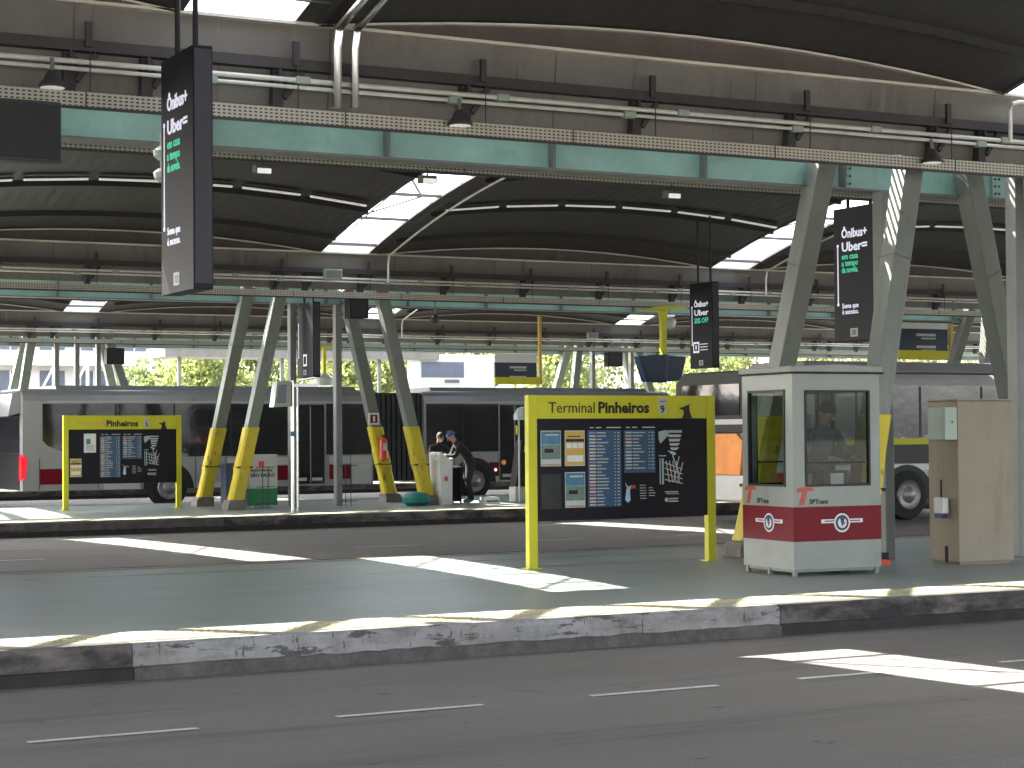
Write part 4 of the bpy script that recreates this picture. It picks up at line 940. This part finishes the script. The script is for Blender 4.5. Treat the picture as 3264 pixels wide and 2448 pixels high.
# ================================================================ buses
def wheel(root, x, y, side=-1, r=.5):
    t = mb('rubber').lathe((x, y, r), [(r*.55, -.02*side*-1), (r*.95, 0), (r, .05*-side), (r, .26*-side), (r*.6, .28*-side)], 28, 'y').build('wheel', root, smooth=True)
    q = mb('rim').lathe((x, y, r), [(r*.6, -.021), (r*.56, -.05), (r*.5, -.03), (r*.34, -.026), (r*.26, -.06), (r*.1, -.085), (.03, -.09)], 22, 'y'); q.build('rim', t, smooth=True)
def section(root, x0, x1, y0, w_, zb, zr, mname, ends=(False, False)):
    y1 = y0+w_
    prof = [(y0, zb), (y0, zr-.3), (y0+.04, zr-.16), (y0+.16, zr-.05), (y0+.35, zr), (y1-.35, zr), (y1-.16, zr-.05), (y1-.04, zr-.16), (y1, zr-.3), (y1, zb)]
    q = mb(mname); q.prism(prof, 'x', x0, x1); return q.build('body', root)
def poly_panel(root, name, mname, pts, y, th=.012, parent=None, bev=0):
    return mb(mname).prism(pts, 'y', y-th, y+.002).build(name, parent or root, bev=bev)
# --- articulated bus
BY = 46.5
b = thing('articulated_bus', 'long silver articulated bus with dark windows and maroon panels across the picture', 'bus', (0, BY, 0))
section(b, 11.3, 20.55, 0, 2.55, .48, 2.97, 'silver'); section(b, 22.05, 29.9, 0, 2.55, .48, 2.97, 'silver')
q = mb('roofgrey')
for (a, c) in ((12.2, 20.2), (22.4, 29.3)): q.prism([(.3, 2.96), (.42, 3.06), (2.1, 3.06), (2.25, 2.96)], 'x', a, c)
q.m('silverlt').box(11.9, 20.5, -.012, .0, 2.63, 2.67).box(22.1, 29.8, -.012, .0, 2.63, 2.67); q.build('roof_pod', b)
bq = mb('bellows')
for i in range(10):
    x = 20.56+i*.148; bq.box(x, x+.1, .1, 2.45, .55, 2.9); bq.box(x+.1, x+.148, .16, 2.39, .6, 2.84)
bq.build('bellows', b)
poly_panel(b, 'window', 'busglass', [(11.78, 2.6), (18.32, 2.6), (18.32, 1.27), (13.2, 1.27), (12.6, 1.3), (11.9, 1.58), (11.78, 1.7)], 0)
poly_panel(b, 'window', 'busglass', [(19.22, 2.6), (20.5, 2.6), (20.5, 1.27), (19.22, 1.27)], 0)
for (a, c) in ((18.38, 19.16), (24.35, 25.25)):
    d = mb('busglass').box(a, c, -.014, .002, .52, 2.58).build('door', b); mb('silver').box((a+c)/2-.015, (a+c)/2+.015, -.02, -.0145, .55, 2.55).build('door_seam', d); mb('offwhite').box(a+.06, c-.5, -.02, -.0145, .6, .68).box(c-.35, c-.06, -.02, -.0145, .6, .68).build('step_edge', d)
poly_panel(b, 'window', 'busglass', [(22.12, 2.6), (24.3, 2.6), (24.3, 1.3), (22.12, 1.3)], 0); poly_panel(b, 'window', 'busglass', [(25.3, 2.6), (29.7, 2.6), (29.7, 1.2), (25.3, 1.2)], 0)
for x in (13.6, 15.1, 16.6, 23.2, 26.6, 28.1): mb('busblack').box(x-.02, x+.02, -.0145, -.0125, 1.32, 2.58).build('window_pillar', b)
for a, c in ((11.72, 13.1), (16.6, 18.3), (19.3, 19.9), (24.0, 24.3)): mb('maroon').box(a, c, -.006, .0, .63, 1.01).build('maroon_panel', b)
for a, c, d_, e_ in ((16.5, 18.3, 1.03, 1.22), (19.3, 20.5, 1.04, 1.24), (19.95, 20.5, .5, 1.03), (22.1, 22.9, .5, 1.24), (23.9, 24.3, .48, .62)): mb('offwhite').box(a, c, -.007, .0, d_, e_).build('white_panel', b)
for a, c in ((13.3, 14.2), (15.7, 16.5)): mb('silverlt').box(a, c, -.006, .0, .48, .62).build('skirt', b)
for x in (14.95, 23.55, 27.6):
    mb('ink').prism([(x+.66*math.cos(t*PI/14), .47+.66*math.sin(t*PI/14)*1.02) for t in range(15)], 'y', -.016, .002).build('wheel_arch', b); wheel(b, x, -.03)
mb('amber').lathe((24.45, -.01, 1.0), [(.07, 0), (.07, -.015)], 12, 'y').build('marker_light', b); mb('amberlit').lathe((24.2, -.01, .8), [(.04, 0), (.04, -.015)], 12, 'y').build('marker_light', b)
mb('tail').prism([(.05, .75), (.2, .72), (.24, 1.0), (.2, 1.36), (.06, 1.36)], 'x', 11.27, 11.3).prism([(11.27, .8), (11.36, .76), (11.41, 1.25), (11.36, 1.34), (11.27, 1.3)], 'y', -.012, .03).build('tail_light', b)
mb('busglass').box(11.27, 11.299, .3, 2.3, 1.4, 2.5).build('rear_window', b); mb('busblack').box(11.28, 11.299, .3, 2.3, .5, 1.39).build('rear_grille', b)
mb('roofgrey').prism([(11.0, 2.3), (11.35, 2.4), (11.35, 2.95), (11.1, 2.85)], 'y', .2, 2.3).build('rear_cowl', b)
for a, c, z in ((16.7, 16.78, 2.82),): pass
for x in (11.7, 13.15, 14.25, 15.65, 16.45, 17.4, 19.9, 22.95, 24.3, 26.2, 28.9): mb('busblack').box(x, x+.012, -.009, -.0, .5, 1.25).build('panel_seam', b)
for x in (13.5, 15.6, 17.7, 19.8, 24.0, 26.1, 28.2): mb('busblack').box(x, x+.01, -.009, -.0, 2.68, 2.74).build('panel_seam', b)
# --- near-road bus
CY_ = 30.0
b = thing('city_bus', 'silver and red city bus with orange rear passing behind the booth and cream cabinet', 'bus', (0, CY_, 0))
section(b, 21.1, 33.2, 0, 2.5, .42, 2.96, 'silverlt')
mb('roofgrey').prism([(.25, 2.95), (.34, 3.16), (2.1, 3.16), (2.25, 2.95)], 'x', 22.6, 28.2).build('roof_pod', b, bev=.02)
mb('busblack').box(21.4, 33, -.004, .0, 2.9, 2.93).build('drip_rail', b)
poly_panel(b, 'window', 'wavyglass', [(21.5, 2.68), (32.8, 2.68), (32.8, 1.62), (21.5, 1.62)], 0)
poly_panel(b, 'lower_window', 'busblack', [(22.9, 1.5), (27.3, 1.5), (27.3, 1.12), (22.9, 1.12)], 0)
st = mb('yellow').box(22.8, 26.6, -.03, .0, 1.5, 1.62).build('yellow_strip', b)
mb('red').box(25.4, 33.0, -.006, .0, .52, .98).box(21.3, 23.9, -.006, .0, .52, .98).build('red_band', b)
mb('white').box(21.2, 33.1, -.004, .0, .985, 1.1).build('white_band', b)
for x in (23.6, 25.2, 26.8, 28.4, 30): mb('busblack').box(x-.03, x+.03, -.016, -.0125, 1.64, 2.66).build('window_pillar', b)
for x in (24.85, 30.6):
    mb('ink').prism([(x+.68*math.cos(t*PI/14), .42+.68*math.sin(t*PI/14)) for t in range(15)], 'y', -.014, .002).build('wheel_arch', b); wheel(b, x, -.03, r=.5)
rr = mb('busblack').prism([(.0, 1.75), (2.5, 1.75), (2.5, 2.75), (2.2, 2.95), (.3, 2.95), (0, 2.75)], 'x', 21.02, 21.099).build('rear_window', b, bev=.02)
mb('busglass').box(21.005, 21.018, .25, 2.25, 2.1, 2.7).build('rear_glass', b); mb('white').box(20.98, 21.019, .1, 2.4, 1.92, 2.02).build('rear_spoiler', b)
mb('orange').prism([(.3, .95), (2.25, .95), (2.35, 1.6), (2.1, 1.74), (.4, 1.74), (.2, 1.6)], 'x', 21.03, 21.099).build('rear_panel', b); mb('white').box(20.96, 21.09, .02, 2.48, .45, .94).build('bumper', b, bev=.03); mb('tail').box(20.95, 20.959, 1.9, 2.05, .75, .8).build('tail_light', b)
for x in (22.2, 23.9, 26.9, 28.5, 31.6): mb('busblack').box(x, x+.012, -.009, -.0, .45, 1.1).build('panel_seam', b)
mb('boxgrey').box(23.5, 24.0, -.02, -.0, 2.72, 2.88).build('route_plate', b)
# --- bus end at the far left
b = thing('queued_bus', 'front corner of another bus cut by the left picture edge', 'bus', (0, 50.0, 0))
section(b, 0, 11.75, 0, 2.5, .45, 3.0, 'silver'); poly_panel(b, 'window', 'busglass', [(.5, 2.3), (11.6, 2.3), (11.6, 1.2), (.5, 1.2)], 0); mb('yellow').beam((11.4, -.03, .9), (11.7, -.03, 1.8), .03, .08).build('wiper_stripe', b); mb('amber').box(11.6, 11.76, -.02, .1, .75, .9).build('marker_light', b)
wheel(b, 9.2, -.03)

# ================================================================ beyond the terminal
def far_building():
    r = thing('white_building', 'white balconied building with steel frame beyond the trees at the far left', 'building', (22.0, 100, 0))
    mb('bldg').box(-4, 9.5, 0, 8, 0, 14).build('wall', r)
    for i in range(5):
        z = 1.2+i*2.6; mb('white').box(-4.4, 9.9, -.9, -.01, z+1.75, z+2.3).build('balcony', r)
        for j in range(6):
            x = -3.4+j*2.2; o = mb('bldgglass').box(x, x+1.3, -.06, -.005, z, z+1.5).build('window', r); mb('white').box(x+.62, x+.68, -.1, -.061, z, z+1.5).build('frame', o)
    q = mb('white')
    for x in (1.5, 3.2, 4.9, 6.6, 8.2): q.tube([(x, -3, 0), (x, -3, 5.6)], .09, 6)
    for a in (1.5, 4.9): q.tube([(a, -3, 2.2), (a+1.7, -3, 5.5)], .06, 6).tube([(a+1.7, -3, 2.2), (a+3.3, -3, 5.5)], .06, 6)
    q.box(1.2, 8.6, -3.1, -2.9, 5.6, 5.8); q.build('frame', r)
far_building()
def tree(x, y, h, rr, lab, seed, mname='leaf', n=3600):
    r = thing('tree', lab, 'tree', (x, y, 0), group='sunlit trees beyond the terminal'); rd = random.Random(seed)
    t = mb('bark'); t.tube([(0, 0, 0), (.1, 0, h*.25), (0, .1, h*.5)], .22, 8, .12)
    cl = []
    for i in range(22):
        a = rd.uniform(0, 2*PI); q = rd.uniform(.2, 1)*rr; z = h*rd.uniform(.16, .98); q *= math.sqrt(max(.1, 1-((z/h-.5)/.58)**2))
        p = Vector((q*math.cos(a), q*math.sin(a), z)); cl.append((p, rd.uniform(.5, 1.1)*rr*.42))
        if i < 9: t.tube([(0, 0, h*.28), tuple(p*.55+Vector((0, 0, h*.12))), tuple(p)], .07, 5, .02)
    t.build('trunk', r)
    f = mb(mname); vs = []; fs = []
    for i in range(n):
        c, cr = rd.choice(cl); d = Vector((rd.gauss(0, 1), rd.gauss(0, 1), rd.gauss(0, 1))).normalized()*cr*rd.uniform(.5, 1)**.5
        p = c+d; u = Vector((rd.gauss(0, 1), rd.gauss(0, 1), rd.gauss(0, 1))).normalized(); v = u.cross(Vector((rd.gauss(0, 1), rd.gauss(0, 1), .3))).normalized(); s = rd.uniform(.09, .2)
        b0 = len(vs); vs += [p-u*s, p+v*s*.5, p+u*s, p-v*s*.5]; fs.append((b0, b0+1, b0+2, b0+3))
    f.add(vs, fs); f.build('crown', r)
TR = [(27.5, 82, 6.2, 2.6), (31.0, 86, 7.2, 3.0), (34.5, 81, 6.4, 2.7), (38, 85, 7.0, 2.9), (42, 88, 6.5, 3.0), (46.2, 84, 7.5, 3), (50, 88, 7.5, 3.2), (54.5, 84, 7.2, 3.2), (59, 87, 7.5, 3.3), (64, 84, 7.2, 3.2), (69, 88, 7.5, 3.4), (73, 84, 7.2, 3.2), (79, 88, 8, 3.4)]
TL = ['first from the left, beside the white building', 'second from the left behind the articulated bus', 'third from the left between splayed columns', 'fourth from the left behind the padded columns', 'fifth from the left beside the white display box', 'sixth from the left behind the white display box', 'seventh from the left behind the route sign', 'eighth from the left behind the distant columns', 'ninth from the left behind the navy monitors', 'tenth from the left behind the 30% OFF screen', 'eleventh from the left above the booth', 'twelfth from the left, right of the booth', 'last on the right behind the route sign']
for i, (x, y, h, rr) in enumerate(TR): tree(x, y, h, rr*1.15, 'sunlit pale green tree, '+TL[i], i+1, 'leaf' if i < 9 else 'leaf2', 7000)
r = thing('white_display', 'overexposed white display box with a grey picture above the bus bellows', 'display', (29.9, 64, 3.3)); mb('white').box(0, 3.4, 0, .5, 0, 1.45).build('frame', r, bev=.02); mb('offwhite').box(.3, 2.45, -.02, -.001, .3, 1.22).build('picture', r); mb('bldgglass').box(.34, 2.1, -.03, -.021, .6, 1.18).box(1.3, 1.9, -.04, -.031, .4, .52).build('picture_detail', r)
for x in (.4, 3.0): mb('greysteel').box(x, x+.12, .2, .32, -3.3, 0).build('leg', r)
r = thing('walkway_canopy', 'low beige canopy strip behind the bus at the left', 'canopy', (20.4, 63.8, 0)); mb('fascia').box(0, 10.5, 0, 2, 4.55, 4.88).build('roof', r)
for x in (.6, 4.4, 8.2): mb('greysteel').box(x, x+.12, .4, .52, 0, 4.549).build('post', r)
r = thing('boundary_wall', 'pale boundary wall under the trees behind the terminal', 'wall', (0, 74, 0)); mb('bldg').box(-10, 100, 0, .25, 0, 2.3).build('wall_face', r); mb('white').box(-10, 100, -.04, .29, 2.301, 2.38).build('coping', r)
